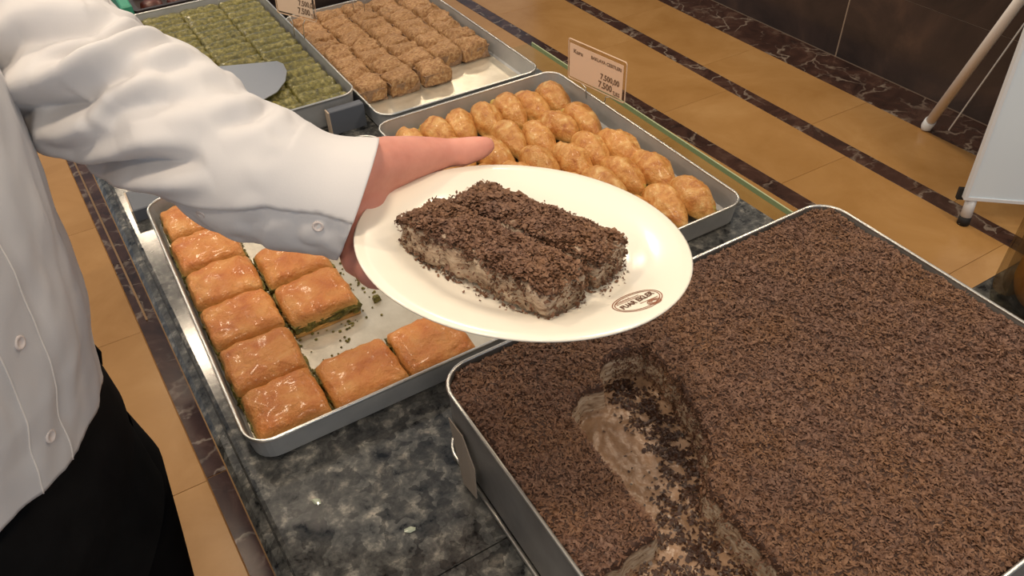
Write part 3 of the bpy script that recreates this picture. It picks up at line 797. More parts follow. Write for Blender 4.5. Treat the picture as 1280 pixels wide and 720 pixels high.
def text_mesh(body, size):
    cu = bpy.data.curves.new('lettering', 'FONT'); cu.body = body; cu.size = size; cu.align_x = 'CENTER'; cu.align_y = 'CENTER'; cu.resolution_u = 2; cu.offset = 0.035*size
    o = bpy.data.objects.new('lettering', cu); COL.objects.link(o)
    dg = bpy.context.evaluated_depsgraph_get(); me = bpy.data.meshes.new_from_object(o.evaluated_get(dg))
    V = np.array([v.co[:] for v in me.vertices]); F = [tuple(p.vertices) for p in me.polygons]
    bpy.data.objects.remove(o); bpy.data.curves.remove(cu); bpy.data.meshes.remove(me)
    return V, F
V, F = text_mesh('FUAR EKLER', 0.0068)
if len(V):
    wv = V[:, 0].max()-V[:, 0].min()
    V2 = [onrim(rr2((v[0]*0.034/wv, v[1]*1.0+0.0003+v[0]*0.10)), 0.0005) for v in V]
    ob('logo_lettering', pw(V2), F, M['logo_dark'], plate)
crumbs('plate_crumbs', [], 0.001, M['choc'], 3, 'x', 'crumbs') if False else None

def cake_slice(name_seed, a, b, wd, ht, label):
    a = np.array(a); b = np.array(b); ax = b-a; L = np.linalg.norm(ax); ax /= L; sd = np.array([-ax[1], ax[0]])
    base = -0.0122
    org = pw([[*(a+b)/2, base]])[0]
    t = thing('cake_slice', tuple(org), label, 'cake', 'chocolate cake slices on the plate')
    nu, nv = 46, 22
    R = []
    for i in range(nu+1):
        u = -L/2+L*i/nu
        e = 1.0
        dl = min(i, nu-i)*L/nu
        if dl < 0.012: e = 0.78+0.22*math.sqrt(max(0, 1-(1-dl/0.012)**2))
        row = []
        for j in range(nv):
            an = 2*math.pi*j/nv
            c, s_ = math.cos(an), math.sin(an)
            k = (abs(c)**5+abs(s_)**5)**(-1/5)
            row.append((u, wd/2*c*k*(0.55+0.45*e), ht/2+ht/2*s_*k*(e if s_ > 0 else 1)))
        R.append(row)
    A = np.array(R).reshape(-1, 3)
    d = vnoise(A, 70, name_seed)*0.0035+vnoise(A, 220, name_seed+1, 2)*0.0016
    dr = A-np.stack([A[:, 0], np.zeros(len(A)), np.full(len(A), ht/2)], 1); dr /= np.linalg.norm(dr, axis=1, keepdims=True)+1e-9
    A = A+dr*d[:, None]; A[:, 2] = np.maximum(A[:, 2], 0.0002)
    def toworld(A):
        q = (a+b)/2+A[:, :1]*ax+A[:, 1:2]*sd
        return pw(np.column_stack([q, base+A[:, 2]]))
    m = MB(); Wd = toworld(A); m.rings([Wd[i*nv:(i+1)*nv] for i in range(nu+1)], True, True)
    ob('cream_body', m.v, m.f, M['cream'], t, smooth=True)
    FR = np.stack([ax[0]*pex+ax[1]*pey, sd[0]*pex+sd[1]*pey, pn])
    r = np.random.default_rng(int(name_seed*10))
    # top cover
    n = 7600
    u = r.uniform(-L/2, L/2, n); v = r.uniform(-wd/2, wd/2, n)
    hh = ht*(1-0.13*np.exp(-((L/2-abs(u))/0.006)**2)-0.10*np.exp(-((wd/2-abs(v))/0.005)**2))+r.uniform(-0.0002, 0.0038, n)+0.0012*np.sin(u*210+name_seed)*np.cos(v*160)
    C = toworld(np.stack([u*1.0, v, hh], 1))
    flakes(C, 0.0038, 0.0024, 0.34, 'top_shavings', M['choc'], t, seed=int(name_seed*7)+1, frame=FR, curl=0.5)
    # sides: thicker near the top, sparser where the cream shows
    n = 6500
    per = r.uniform(0, 2*(L+wd), n); zz = r.random(n)**0.8*ht
    uu = np.where(per < L, per-L/2, np.where(per < L+wd, L/2, np.where(per < 2*L+wd, L/2-(per-L-wd), -L/2)))
    vv = np.where(per < L, -wd/2, np.where(per < L+wd, per-L-wd/2, np.where(per < 2*L+wd, wd/2, wd/2-(per-2*L-wd))))
    P3 = np.stack([uu, vv, zz], 1)
    nzv = vnoise(P3, 55, name_seed+3, 2)
    f = zz/ht
    endface = (per > L) & (per < L+wd)
    near = per < L
    prb = np.where(f > 0.7, 1.0, np.where(f < 0.25, 0.55, 0.34))*np.where(endface, 0.55, 1.0)*np.where(near, 0.85, 1.0)*np.clip(1.0+2.2*nzv, 0.1, 1.6)
    prb = np.where(near & (uu < -L*0.25), prb*1.6, prb)
    kp = r.random(n) < prb
    out = np.where(near, -1, 0)
    P3 = P3[kp]+r.normal(0, 0.0008, (kp.sum(), 3))
    P3[:, :2] *= 1.012
    flakes(toworld(P3), 0.0028, 0.0021, 0.7, 'side_crumbs', M['choc'], t, seed=int(name_seed*7)+2, frame=FR, curl=0.5)
    # fallen crumbs on the plate
    n = 150
    u = r.uniform(-L/2, L/2, n); s_ = r.choice([-1, 1], n, p=[0.75, 0.25]); v = s_*(wd/2+abs(r.normal(0, 0.0035, n)))
    k = r.random(n) < 0.3; u = np.where(k, L/2+abs(r.normal(0, 0.006, n)), u); v = np.where(k, r.uniform(-wd/2, wd/2, n), v)
    flakes(toworld(np.stack([u, v, np.full(n, 0.0012)], 1)), 0.0028, 0.0018, 0.4, 'fallen_crumbs', M['choc'], t, seed=int(name_seed*7)+3, frame=FR)
cake_slice(1.3, (-0.070, 0.049), (-0.019, -0.088), 0.047, 0.031, 'chocolate-covered milky cake slice nearer the viewer on the white plate')
cake_slice(4.1, (-0.019, 0.062), (0.037, -0.066), 0.046, 0.030, 'chocolate-covered milky cake slice farther back on the white plate')

# ================================================================ PRICE TAGS
def price_tag(label, base, udir, lean, cw=0.105, ch=0.064, leg=0.03, gap=0.026, lift=0.0):
    t = thing('price_tag', base, label, 'price tag', 'clear price tag holders')
    b = np.array(base); u = np.array([udir[0], udir[1], 0.0]); u /= np.linalg.norm(u)
    n0 = np.array([u[1], -u[0], 0.0]); v = np.array([0, 0, 1.0])*math.cos(lean)-n0*math.sin(lean); n_ = np.cross(u, v)
    def W(a): a = np.asarray(a, dtype=float); return b+a[:, :1]*u+a[:, 1:2]*v+a[:, 2:3]*n_
    def slab(w_, h0, h1, z0, z1, r=0.004):
        P0 = [(x, y, z0) for x, y, _ in rrect(-w_/2, w_/2, h0, h1, r, 0, 3)]; P1 = [(x, y, z1) for x, y, _ in rrect(-w_/2, w_/2, h0, h1, r, 0, 3)]
        m = MB(); m.rings([W(P0), W(P1)], True, True); return m
    slab(cw, leg, leg+ch, -0.0016, 0.0016).out('clear_sleeve', M['acryl'], t)
    slab(cw-0.010, leg+0.005, leg+ch-0.006, 0.0017, 0.0021, 0.001).out('paper_card', M['card'], t)
    P = [(x, y, 0.0) for x, y, _ in rrect(-cw/2, cw/2, leg, leg+ch, 0.004, 0, 3)]
    MB().tube(W(P), 0.0011, 6, closed=True).out('sleeve_edge', M['card'], t)
    for s in (-1, 1):
        m = MB(); m.tube(W([(s*gap*0.5, -0.012, 0), (s*gap*0.55, leg*0.6, 0), (s*gap*0.85, leg, 0)]), 0.0009, 6); m.out('wire_leg', M['rim'], t, smooth=True)
    def lines(body, x, y, sz, wmax):
        V, F = text_mesh(body, sz)
        if not len(V): return
        k = wmax/(V[:, 0].max()-V[:, 0].min())
        A = np.stack([x+V[:, 0]*k, leg+y+V[:, 1], np.full(len(V), 0.0024)], 1)
        ob('card_lettering', W(A), F, M['ink'], t)
    lines('Kuru', -0.042, 0.054, 0.010, 0.022); lines('BAKLAVA CESITLERI', 0.024, 0.056, 0.008, 0.070)
    lines('7.500,00', 0.034, 0.030, 0.014, 0.044); lines('7.500', 0.024, 0.015, 0.016, 0.032); lines('TL/KG', 0.050, 0.010, 0.010, 0.016)
    return t
# its card stands along the tray's right rim, facing the photographer's side
price_tag('clear price tag standing on the right rim of the golden pastry tray', (0.7442, 0.996, 0.9035), (0.0215, -0.130), 0.0, 0.136, 0.072, 0.012, 0.044)
price_tag('clear price tag between the green tray and the kadayif tray', (0.392, 1.505, 0.926), (0.45, -0.9), 0.1)
price_tag('clear price tag stuck among the kadayif cubes', (0.555, 1.60, 0.902), (0.6, -0.8), 0.1)

# ================================================================ DARK TRAYS AT THE FAR END
def dark_case(x0, x1, y0, y1, label, teal):
    t = thing('display_case', ((x0+x1)/2, (y0+y1)/2, ZB), label, 'case')
    m = MB(); m.rings([rrect(x0, x1, y0, y1, 0.01, ZB), rrect(x0, x1, y0, y1, 0.01, 0.915), rrect(x0+0.01, x1-0.01, y0+0.01, y1-0.01, 0.006, 0.915), rrect(x0+0.01, x1-0.01, y0+0.01, y1-0.01, 0.006, ZB+0.004)], True, True)
    m.out('case_body', M['darkbox'], t)
    if teal:
        MB().box(x0-0.024, x0-0.001, y0, y1, ZB, 0.930, 0.003).out('teal_side', M['teal'], t)
    k = 0
    nxp = int((x1-x0-0.03)/0.055); nyp = int((y1-y0-0.03)/0.06)
    for i in range(nxp):
        for j in range(min(nyp, 2)):
            x = x0+0.018+i*(x1-x0-0.03)/nxp; y = y0+0.018+j*(y1-y0-0.03)/nyp
            V, F = puff((x1-x0-0.03)/nxp-0.006, (y1-y0-0.03)/nyp-0.006, 0.03, i*3.3+j, 6, 0.12, 0.002)
            q = ob('dark_sweet', np.array(V)+[x+(x1-x0-0.03)/nxp/2, y+(y1-y0-0.03)/nyp/2, ZB+0.0045], F, M['redbrown'], None, True)
            tag(q, 'dark sweet in the %s, %s from the left in its %s row' % (('teal-edged case' if teal else 'case behind the kadayif'), ORD[i], ('front', 'second')[j]), 'sweet', 'dark sweets in the %s case' % ('teal-edged' if teal else 'far dark'))
dark_case(0.140, 0.415, 1.845, 2.12, 'dark display case with a teal side strip behind the green tray', True)
dark_case(0.425, 0.735, 1.682, 2.12, 'dark display case behind the kadayif tray', False)

# ================================================================ AMBER JAR
jc = (0.940, 0.262, ZT-0.0015)
t = thing('glass_jar', jc, 'amber-filled thick glass jar beyond the right side of the chocolate cake', 'jar')
MB().lathe([(0.0001, 0), (0.080, 0), (0.088, 0.006), (0.090, 0.02), (0.090, 0.25), (0.088, 0.255), (0.0815, 0.25), (0.0815, 0.03), (0.074, 0.018), (0.0001, 0.016)], jc, 48).out('jar_glass', M['jarglass'], t, smooth=True)
MB().lathe([(0.0001, 0.0175), (0.058, 0.019), (0.068, 0.027), (0.072, 0.040), (0.072, 0.215), (0.0001, 0.2155)], jc, 48).out('honey', M['amber'], t, smooth=True)

# ================================================================ WHITEBOARD ON A LEG STAND
bd = thing('whiteboard', (2.30, 1.0, 0), 'pale blue-white board on legs standing by the dark wall', 'board')
bl, br_ = np.array([2.231, 1.036, 0.095]), np.array([2.64, 0.672, 0.095])
bu = (br_-bl)/np.linalg.norm(br_-bl); bnrm = np.array([bu[1], -bu[0], 0]);
if bnrm[0] > 0: bnrm = -bnrm
bup = np.array([0, 0, 1.0])*math.cos(0.10)-bnrm*math.sin(0.10); bn = np.cross(bu, bup)
if bn[0] > 0: bn = -bn
def bw(a): a = np.asarray(a, dtype=float); return bl+a[:, :1]*bu+a[:, 1:2]*bup+a[:, 2:3]*bn
def bbox(x0, x1, y0, y1, z0, z1, name, mat):
    m = MB().box(x0, x1, y0, y1, z0, z1); ob(name, bw(m.v), m.f, mat, bd)
BH = 1.25; BW = 0.62
bbox(0.006, BW-0.006, 0.006, BH-0.006, -0.012, 0.006, 'panel', M['whiteboard'])
bbox(0, 0.010, 0, BH, -0.014, 0.010, 'frame_side', M['whitetrim']); bbox(BW-0.010, BW, 0, BH, -0.014, 0.010, 'frame_side', M['whitetrim'])
bbox(0.0102, BW-0.0102, 0, 0.010, -0.014, 0.010, 'frame_rail', M['whitetrim']); bbox(0.0102, BW-0.0102, BH-0.01, BH, -0.014, 0.010, 'frame_rail', M['whitetrim'])
bbox(-0.012, 0.022, -0.012, 0.026, -0.030, -0.0145, 'corner_clip', M['rubber'])
for ox in (0.03, BW-0.05):
    p0 = bw([[ox, 0.01, -0.012]])[0]; p1 = np.array([p0[0], p0[1], 0.03])-np.array([0.0, 0.0, 0])
    p1 = p1+bn*0.012*np.array([1, 1, 0])
    MB().tube([p0, p1], 0.017, 12).out('front_leg', M['whitetrim'], bd, smooth=True)
    MB().tube([p1, p1*[1, 1, 0]+[0, 0, 0.001]], [0.018, 0.019], 12).out('rubber_foot', M['rubber'], bd, smooth=True)
    foot = np.array([2.655, 1.462, 0.022]) if ox < 0.1 else np.array([2.655, 1.462, 0.022])+bu*(BW-0.08)
    topp = bw([[ox+0.03, 0.86, -0.02]])[0]
    MB().tube([topp, foot], [0.016, 0.0175], 12).out('rear_leg', M['beigetube'], bd, smooth=True)
    d_ = (foot-topp)/np.linalg.norm(foot-topp)
    MB().tube([foot-d_*0.03, foot+d_*0.006, foot*[1, 1, 0]+[0, 0, 0.002]], [0.021, 0.021, 0.018], 12).out('leg_cap', M['whitetrim'], bd, smooth=True)
q0, q1 = np.array([2.62, 1.36, 0.06]), bw([[0.05, 0.70, -0.02]])[0]
MB().tube([q0, q1], 0.0025, 6).out('stay_cord', M['whitetrim'], bd)
m = MB(); Pm = bw([[0.125+0.004*math.cos(a), 0.165+0.006*math.sin(a), 0.0065] for a in np.linspace(0, 2*math.pi, 10, endpoint=False)]); m.add(Pm, [tuple(range(10))]); m.out('ink_dot', M['rubber'], bd)

# ================================================================ SHINY FLECKS ON THE COUNTER
for (x, y, a, lab) in ((0.046, 0.508, 0.4, 'small shiny clear fleck on the granite nearer the counter edge'), (0.114, 0.427, 1.2, 'small shiny clear fleck on the granite nearer the chocolate cake tray')):
    m = MB(); k = 6
    ca, sa = math.cos(a), math.sin(a)
    def rg_(s, z_, ph): return [(x+(0.0035*s*math.cos(t_)*(1+0.25*math.sin(3*t_+ph)))*ca-0.0062*s*math.sin(t_)*sa, y+0.0035*s*math.cos(t_)*sa+0.0062*s*math.sin(t_)*(1+0.2*math.cos(2*t_+ph))*ca, ZT+z_) for t_ in np.linspace(0, 2*math.pi, k, endpoint=False)]
    m.rings([rg_(0.9, 0.0002, 0), rg_(1.05, 0.0014, 1), rg_(0.6, 0.0028, 2)], True, True)
    tag(m.out('shiny_fleck', M['crystal']), lab, 'crystal')  # raised clear flecks for the shiny specks of the granite

# ================================================================ PERSON
def ico(c, r, sub=2, sq=(1, 1, 1)):
    bm = bmesh.new(); bmesh.ops.create_icosphere(bm, subdivisions=sub, radius=1.0)
    V = [tuple(np.array(v.co)*r*np.array(sq)+np.array(c)) for v in bm.verts]; bm.verts.index_update(); F = [tuple(v.index for v in f.verts) for f in bm.faces]; bm.free()
    return V, F
IV, IF = ico((0, 0, 0), 1.0, 2); IV = np.array(IV)
body = MB()
def blob(c, r, sq=(1, 1, 1)): body.add(IV*np.array(sq)*r+np.array(c), IF)
def chain(pts, rads, step=0.35):
    pts = [np.array(p, dtype=float) for p in pts]
    for (p, r), (q, s) in zip(zip(pts, rads), zip(pts[1:], rads[1:])):
        L = np.linalg.norm(q-p); n = max(2, int(L/(min(r, s)*step)))
        for i in range(n+1): blob(p+(q-p)*i/n, r+(s-r)*i/n)

BF = np.array([0.906, -0.423, 0]); BLf = np.array([0.423, 0.906, 0]); BC = np.array([-0.235, 0.565, 0])
def bp_(f, l, z): return BC+BF*f+BLf*l+np.array([0, 0, z])
# hidden trunk, legs, right arm (thin, inside the clothes), head
chain([bp_(-0.01, 0, 0.98), bp_(0, 0, 1.15), bp_(0, 0, 1.36)], [0.09, 0.085, 0.085])
chain([bp_(0, 0, 1.36), bp_(-0.005, 0, 1.47), bp_(0.01, 0, 1.56)], [0.075, 0.056, 0.054])
for s in (-1, 1):
    chain([bp_(0.0, 0.07*s, 0.98), bp_(-0.01, 0.095*s, 0.78), bp_(-0.02, 0.095*s, 0.50), bp_(-0.03, 0.10*s, 0.10)], [0.06, 0.052, 0.042, 0.036])
    chain([bp_(-0.02, 0.10*s, 0.06), bp_(0.12, 0.115*s, 0.035)], [0.036, 0.03])
blob(bp_(0.01, 0, 1.655), 0.080, (1.0, 0.95, 1.28)); blob(bp_(0.035, 0, 1.60), 0.062, (1.0, 0.9, 1.0)); blob(bp_(-0.02, 0, 1.68), 0.082)
blob(bp_(0.097, 0, 1.638), 0.014); blob(bp_(0.092, 0, 1.655), 0.011); blob(bp_(0.086, 0, 1.672), 0.010)      # nose
blob(bp_(0.083, 0, 1.604), 0.013, (0.7, 1.5, 0.5)); blob(bp_(0.083, 0, 1.595), 0.012, (0.7, 1.3, 0.5)); blob(bp_(0.075, 0, 1.565), 0.018)
for s in (-1, 1):
    blob(bp_(0.0, 0.080*s, 1.645), 0.022, (0.7, 0.5, 1.4)); blob(bp_(0.074, 0.030*s, 1.690), 0.014, (0.6, 1.4, 0.5)); blob(bp_(0.052, 0.036*s, 1.632), 0.026)
# right arm hangs at his side
chain([bp_(0, -0.19, 1.40), bp_(-0.03, -0.245, 1.13), bp_(0.03, -0.255, 0.90)], [0.045, 0.040, 0.028])
hb = bp_(0.035, -0.255, 0.86); chain([bp_(0.03, -0.255, 0.90), hb, bp_(0.04, -0.252, 0.82)], [0.027, 0.03, 0.027])
for k in range(4): chain([bp_(0.012+0.018*k, -0.25, 0.815), bp_(0.016+0.018*k, -0.245, 0.775), bp_(0.018+0.018*k, -0.235, 0.742+0.006*abs(k-1.5))], [0.010, 0.009, 0.0075])
chain([bp_(0.055, -0.25, 0.865), bp_(0.078, -0.24, 0.835), bp_(0.085, -0.235, 0.80)], [0.013, 0.011, 0.009])
def cp(u, v, d):       # point on the sight line used while measuring the hand (fixed world coordinates)
    r = rt*(u-640)/f_px-up*(v-360)/f_px+fwd; r = r/np.linalg.norm(r); return r*d+np.array([0, 0, CAMZ])
# left arm, reaching over the counter
chain([bp_(0.0, 0.18, 1.41), (-0.03, 0.735, 1.30), (0.061, 0.595, 1.236), cp(395, 226, 0.668)], [0.045, 0.042, 0.037, 0.029])
wr = cp(424, 228, 0.672)
chain([cp(395, 226, 0.668), wr, cp(458, 208, 0.684), cp(486, 204, 0.704), cp(512, 198, 0.718), cp(536, 194, 0.732), cp(560, 191, 0.742), cp(578, 190, 0.746), cp(599, 185, 0.750), cp(608, 182, 0.752)],
      [0.028, 0.027, 0.0248, 0.0245, 0.0212, 0.0178, 0.0140, 0.0144, 0.0118, 0.0090])       # ball of the thumb and thumb
chain([wr, cp(452, 238, 0.692), cp(478, 226, 0.712)], [0.027, 0.024, 0.021])
chain([wr, cp(440, 258, 0.694), cp(441, 274, 0.690), cp(444, 288, 0.688)], [0.027, 0.0240, 0.0190, 0.0120])       # heel on the little-finger side
chain([cp(452, 238, 0.692), pw([[-0.104, 0.082, -0.036]])[0], pw([[-0.064, 0.080, -0.040]])[0]], [0.024, 0.022, 0.0175])
chain([cp(446, 256, 0.694), pw([[-0.100, 0.064, -0.038]])[0], pw([[-0.062, 0.056, -0.041]])[0]], [0.024, 0.021, 0.0165])
chain([cp(446, 268, 0.692), pw([[-0.086, 0.060, -0.038]])[0], pw([[-0.060, 0.044, -0.040]])[0]], [0.018, 0.0165, 0.0155])
fing = [((-0.062, 0.082), (-0.025, 0.096), (-0.002, 0.100), (0.014, 0.102)), ((-0.058, 0.066), (-0.012, 0.072), (0.018, 0.074), (0.036, 0.075)),
        ((-0.058, 0.051), (-0.014, 0.050), (0.014, 0.049), (0.031, 0.048)), ((-0.060, 0.038), (-0.026, 0.030), (-0.006, 0.025), (0.008, 0.022))]
for k, fg in enumerate(fing):
    hz = (-0.041, -0.036, -0.0325, -0.0305)
    chain([pw([[p[0], p[1], h]])[0] for p, h in zip(fg, hz)], [0.0105, 0.0095, 0.0085, 0.0072] if k < 3 else [0.0095, 0.0082, 0.0074, 0.0064])
tmp = bpy.data.objects.new('tmp', mesh('tmp', body.v, body.f, M['skin'])); COL.objects.link(tmp)
rm = tmp.modifiers.new('r', 'REMESH'); rm.mode = 'VOXEL'; rm.voxel_size = 0.0032; rm.adaptivity = 0
sm = tmp.modifiers.new('s', 'SMOOTH'); sm.iterations = 6; sm.factor = 0.5
dg = bpy.context.evaluated_depsgraph_get()
pme = bpy.data.meshes.new_from_object(tmp.evaluated_get(dg)); bpy.data.objects.remove(tmp)
pme.name = 'person'; pme.materials.clear(); pme.materials.append(M['skin'])
pme.polygons.foreach_set('use_smooth', [True]*len(pme.polygons))
person = bpy.data.objects.new('person', pme); COL.objects.link(person); ORG['person'] = Vector((0, 0, 0))
tag(person, 'person in white shirt and black trousers holding out a plate of cake', 'person')

# thumbnail
tn = MB(); c0 = cp(604, 178, 0.668)
# --- torso of the shirt
tabz = [1.0, 1.03, 1.069, 1.109, 1.14, 1.183, 1.213, 1.237, 1.271, 1.313, 1.345]
tabx = [-0.085, -0.081, -0.076, -0.068, -0.065, -0.061, -0.058, -0.055, -0.053, -0.049, -0.048]
def tangent_center(z, X, a, b, yc, Yt=0.6):
    n_ = np.array([Yt, -X]); n_ /= np.linalg.norm(n_)
    h = math.hypot(a*(BF[:2]@n_), b*(BLf[:2]@n_))
    c = np.array([X, Yt])-h*n_
    d = np.array([X, Yt]); d = d/np.linalg.norm(d)
    c = c+d*((yc-c[1])/d[1])
    return c
NT = 160
def torso_ring(c, a, b, z, e=2.3):
    P = []
    for j in range(NT):
        t_ = 2*math.pi*j/NT; ct, st = math.cos(t_), math.sin(t_)
        k = (abs(ct)**e+abs(st)**e)**(-1/e)*(1 if e == 2 else 1)
        q = c+BF[:2]*a*ct*k*0.985+BLf[:2]*b*st*k*0.985
        P.append((q[0], q[1], z))
    return P
rings = []
zs2 = np.concatenate([np.linspace(1.0, 1.345, 60), np.linspace(1.355, 1.475, 14)])
cl_ = None
for z_ in zs2:
    if z_ <= 1.346:
        X = float(np.interp(z_, tabz, tabx)); a = 0.128; b = 0.172+0.02*np.clip((z_-1.15)/0.2, 0, 1)
        c = tangent_center(z_, X, a, b, 0.562); cl_ = c
    else:
        k = (z_-1.345)/0.13; a = 0.128*(1-k**1.5*0.52); b = 0.192*(1-k**2.2*0.66)-0.0
        c = cl_*(1-k)+(BC[:2])*k
    rings.append(torso_ring(c, a, b, z_))
A = np.array(rings)
# hem: lower at the sides, raised at the front
TH = np.arange(NT)*2*math.pi/NT
hem = 1.006+0.052*np.clip(np.cos(TH), 0, 1)**0.7-0.004*np.sin(TH*2)+0.065*np.clip(-np.sin(TH), 0, 1)*np.clip(np.cos(TH)+0.3, 0, 1)
for i in range(len(zs2)):
    for j in range(NT):
        if A[i, j, 2] < hem[j]+0.12:
            z0_ = A[i, j, 2]; A[i, j, 2] = hem[j]+(z0_-1.0)*(hem[j]+0.12-hem[j])/(hem[j]+0.12-1.0) if z0_ < hem[j]+0.12 else z0_
Fl = A.reshape(-1, 3)
cen = np.array([[BC[0], BC[1], 0]])
nr = Fl-cen; nr[:, 2] = 0; nr /= np.linalg.norm(nr, axis=1, keepdims=True)
# soft drape folds slanting down
ang = np.tile(TH, len(zs2)); zz = Fl[:, 2]
dsp = vnoise(np.stack([np.cos(ang)*0.9+zz*1.2, np.sin(ang)*0.9, zz*1.3], 1), 2.6, 3.0, 2)*0.007+vnoise(np.stack([np.cos(ang)*2+zz*3, np.sin(ang)*2, zz*5], 1), 3.2, 7.0, 2)*0.0035
T0 = -0.20
pl = (np.abs(((ang-T0+math.pi) % (2*math.pi)-math.pi)*0.128) < 0.017)
dsp = dsp*0.8+pl*0.0022
Fl = Fl+nr*dsp[:, None]
m = MB(); m.rings([Fl[i*NT:(i+1)*NT] for i in range(len(zs2))])
shirt = ob('shirt', m.v, m.f, M['shirt'], person, smooth=True)
so = shirt.modifiers.new('thick', 'SOLIDIFY'); so.thickness = 0.0014; so.offset = -1

# --- the sleeve: stations measured along the arm (centre, radius)
ST = [None, ((0.1610, 0.5280, 1.1790), 0.0544), ((0.1270, 0.5460, 1.1870), 0.0516), ((0.0960, 0.5700, 1.2020), 0.0580), ((0.0630, 0.6040, 1.2270), 0.0575), ((0.0440, 0.6310, 1.2440), 0.0591), ((0.0220, 0.6590, 1.2560), 0.0590), ((-0.0020, 0.6890, 1.2730), 0.0601),
      ((-0.024, 0.722, 1.300), 0.0560), ((-0.075, 0.742, 1.340), 0.062), ((-0.130, 0.742, 1.378), 0.070), ((-0.185, 0.735, 1.40), 0.074)][1:]
SP = np.array([s[0] for s in ST]); SR = np.array([s[1] for s in ST])
SP[0] = SP[0]+(SP[1]-SP[0])*0.16; SR[0] = 0.0540
seg = np.r_[0, np.cumsum(np.linalg.norm(np.diff(SP, axis=0), axis=1))]
NS, NA = 260, 180
ls = np.linspace(0, seg[-1], NS)
def catmull(T, Vv, x):
    out = np.zeros((len(x), Vv.shape[1]))
    D = np.gradient(Vv, T, axis=0)
    for i, s_ in enumerate(x):
        k = min(max(np.searchsorted(T, s_)-1, 0), len(T)-2); h = T[k+1]-T[k]; q = (s_-T[k])/h
        out[i] = (2*q**3-3*q**2+1)*Vv[k]+(q**3-2*q**2+q)*h*D[k]+(-2*q**3+3*q**2)*Vv[k+1]+(q**3-q**2)*h*D[k+1]
    return out
CPs = catmull(seg, SP, ls); RR = catmull(seg, SR[:, None], ls)[:, 0]
T_ = np.gradient(CPs, axis=0)
ker = np.ones(25)/25
T_ = np.stack([np.convolve(np.pad(T_[:, k], 12, mode='edge'), ker, mode='valid') for k in range(3)], 1)
T_ /= np.linalg.norm(T_, axis=1, keepdims=True)
# the cuff's opening faces a little away from the viewer's side
vd0 = np.array([0.243, 0.796, -0.555]); T0c = T_[30]-vd0*(T_[30]@vd0); T0c = T0c/np.linalg.norm(T0c)-0.06*vd0
kk = np.clip(ls/0.075, 0, 1)[:, None]; kk = kk*kk*(3-2*kk)
T_ = T0c*(1-kk)+T_*kk
T_ /= np.linalg.norm(T_, axis=1, keepdims=True)
VD = np.array([0.12, 0.86, -0.48])
th = np.linspace(0, 2*math.pi, NA, endpoint=False)
SV = np.zeros((NS, NA, 3)); SN = np.zeros((NS, NA, 3))
for i in range(NS):
    U = np.cross(T_[i], VD); U /= np.linalg.norm(U)
    if U[2] < 0: U = -U
    Wc = np.cross(U, T_[i]); Wc /= np.linalg.norm(Wc)
    if Wc@VD > 0: Wc = -Wc
    for j in range(NA):
        nrm = math.cos(th[j])*U+math.sin(th[j])*Wc
        SN[i, j] = nrm; SV[i, j] = CPs[i]+RR[i]*nrm
Lg, Tg = np.meshgrid(ls, th, indexing='ij')
def sstep(a, b, x): t_ = np.clip((x-a)/(b-a), 0, 1); return t_*t_*(3-2*t_)
# soft overall drape, fading towards the pressed cuff
nz3 = vnoise(np.stack([Lg.ravel()*14, np.cos(Tg.ravel())*0.7, np.sin(Tg.ravel())*0.7], 1), 1.0, 5.0, 2).reshape(NS, NA)
nz4 = vnoise(np.stack([Lg.ravel()*32, np.cos(Tg.ravel())*1.5, np.sin(Tg.ravel())*1.5], 1), 1.0, 9.0, 2).reshape(NS, NA)
D = 0.0035*nz3*sstep(0.02, 0.1, Lg)+0.0007*nz4
hid = sstep(3.3, 3.8, Tg)+sstep(0.3, 0.0, Tg)
D += 0.004*np.sin(2*math.pi*(Lg/0.055-Tg*0.5)+nz3*4)*np.clip(hid, 0, 1)*sstep(0.08, 0.16, Lg)
def crease(poly, width, depth, lip=0.45, warp=0.0):
    """a fold running along (arm length, angle) points; the metric uses the sleeve radius so it is a true width"""
    global D
    Pq = np.array(poly, dtype=float); x = Lg; y = Tg*0.056
    best = np.full(Lg.shape, 9.0); side = np.zeros(Lg.shape); along = np.zeros(Lg.shape); n_ = len(Pq)-1
    for k in range(n_):
        a_ = Pq[k]*[1, 0.056]; b_ = Pq[k+1]*[1, 0.056]; d_ = b_-a_; L2 = d_@d_
        q = np.clip(((x-a_[0])*d_[0]+(y-a_[1])*d_[1])/L2, 0, 1)
        ex, ey = x-(a_[0]+q*d_[0]), y-(a_[1]+q*d_[1]); ds = np.hypot(ex, ey); up_ = ds < best
        best = np.where(up_, ds, best); side = np.where(up_, ex*d_[1]-ey*d_[0], side); along = np.where(up_, (k+q)/n_, along)
    tp = np.clip(np.minimum(along, 1-along)*5, 0, 1)**0.7
    s_ = np.sign(side)*best/width
    D = D+1.55*tp*depth*(-np.exp(-s_**2)+lip*np.exp(-((s_-1.9)/1.1)**2)+lip*np.exp(-((s_+1.9)/1.1)**2))
crease([(0.285, 2.6), (0.274, 2.16), (0.266, 1.71), (0.247, 1.36), (0.227, 1.01), (0.225, 0.5)], 0.013, 0.0085)
crease([(0.240, 1.75), (0.225, 1.47), (0.214, 1.22), (0.206, 1.05), (0.205, 0.56), (0.205, 0.2)], 0.0065, 0.0065, 0.6)
crease([(0.205, 1.75), (0.194, 1.5), (0.184, 1.26), (0.183, 0.94), (0.181, 0.56), (0.178, 0.2)], 0.0085, 0.0052, 0.5)
crease([(0.198, 1.80), (0.188, 1.57), (0.180, 1.4), (0.165, 1.01), (0.161, 0.7), (0.158, 0.25)], 0.0075, 0.0062, 0.5)
crease([(0.178, 1.95), (0.170, 1.68), (0.157, 1.47), (0.150, 1.01), (0.142, 0.63), (0.135, 0.3)], 0.010, 0.0050, 0.5)
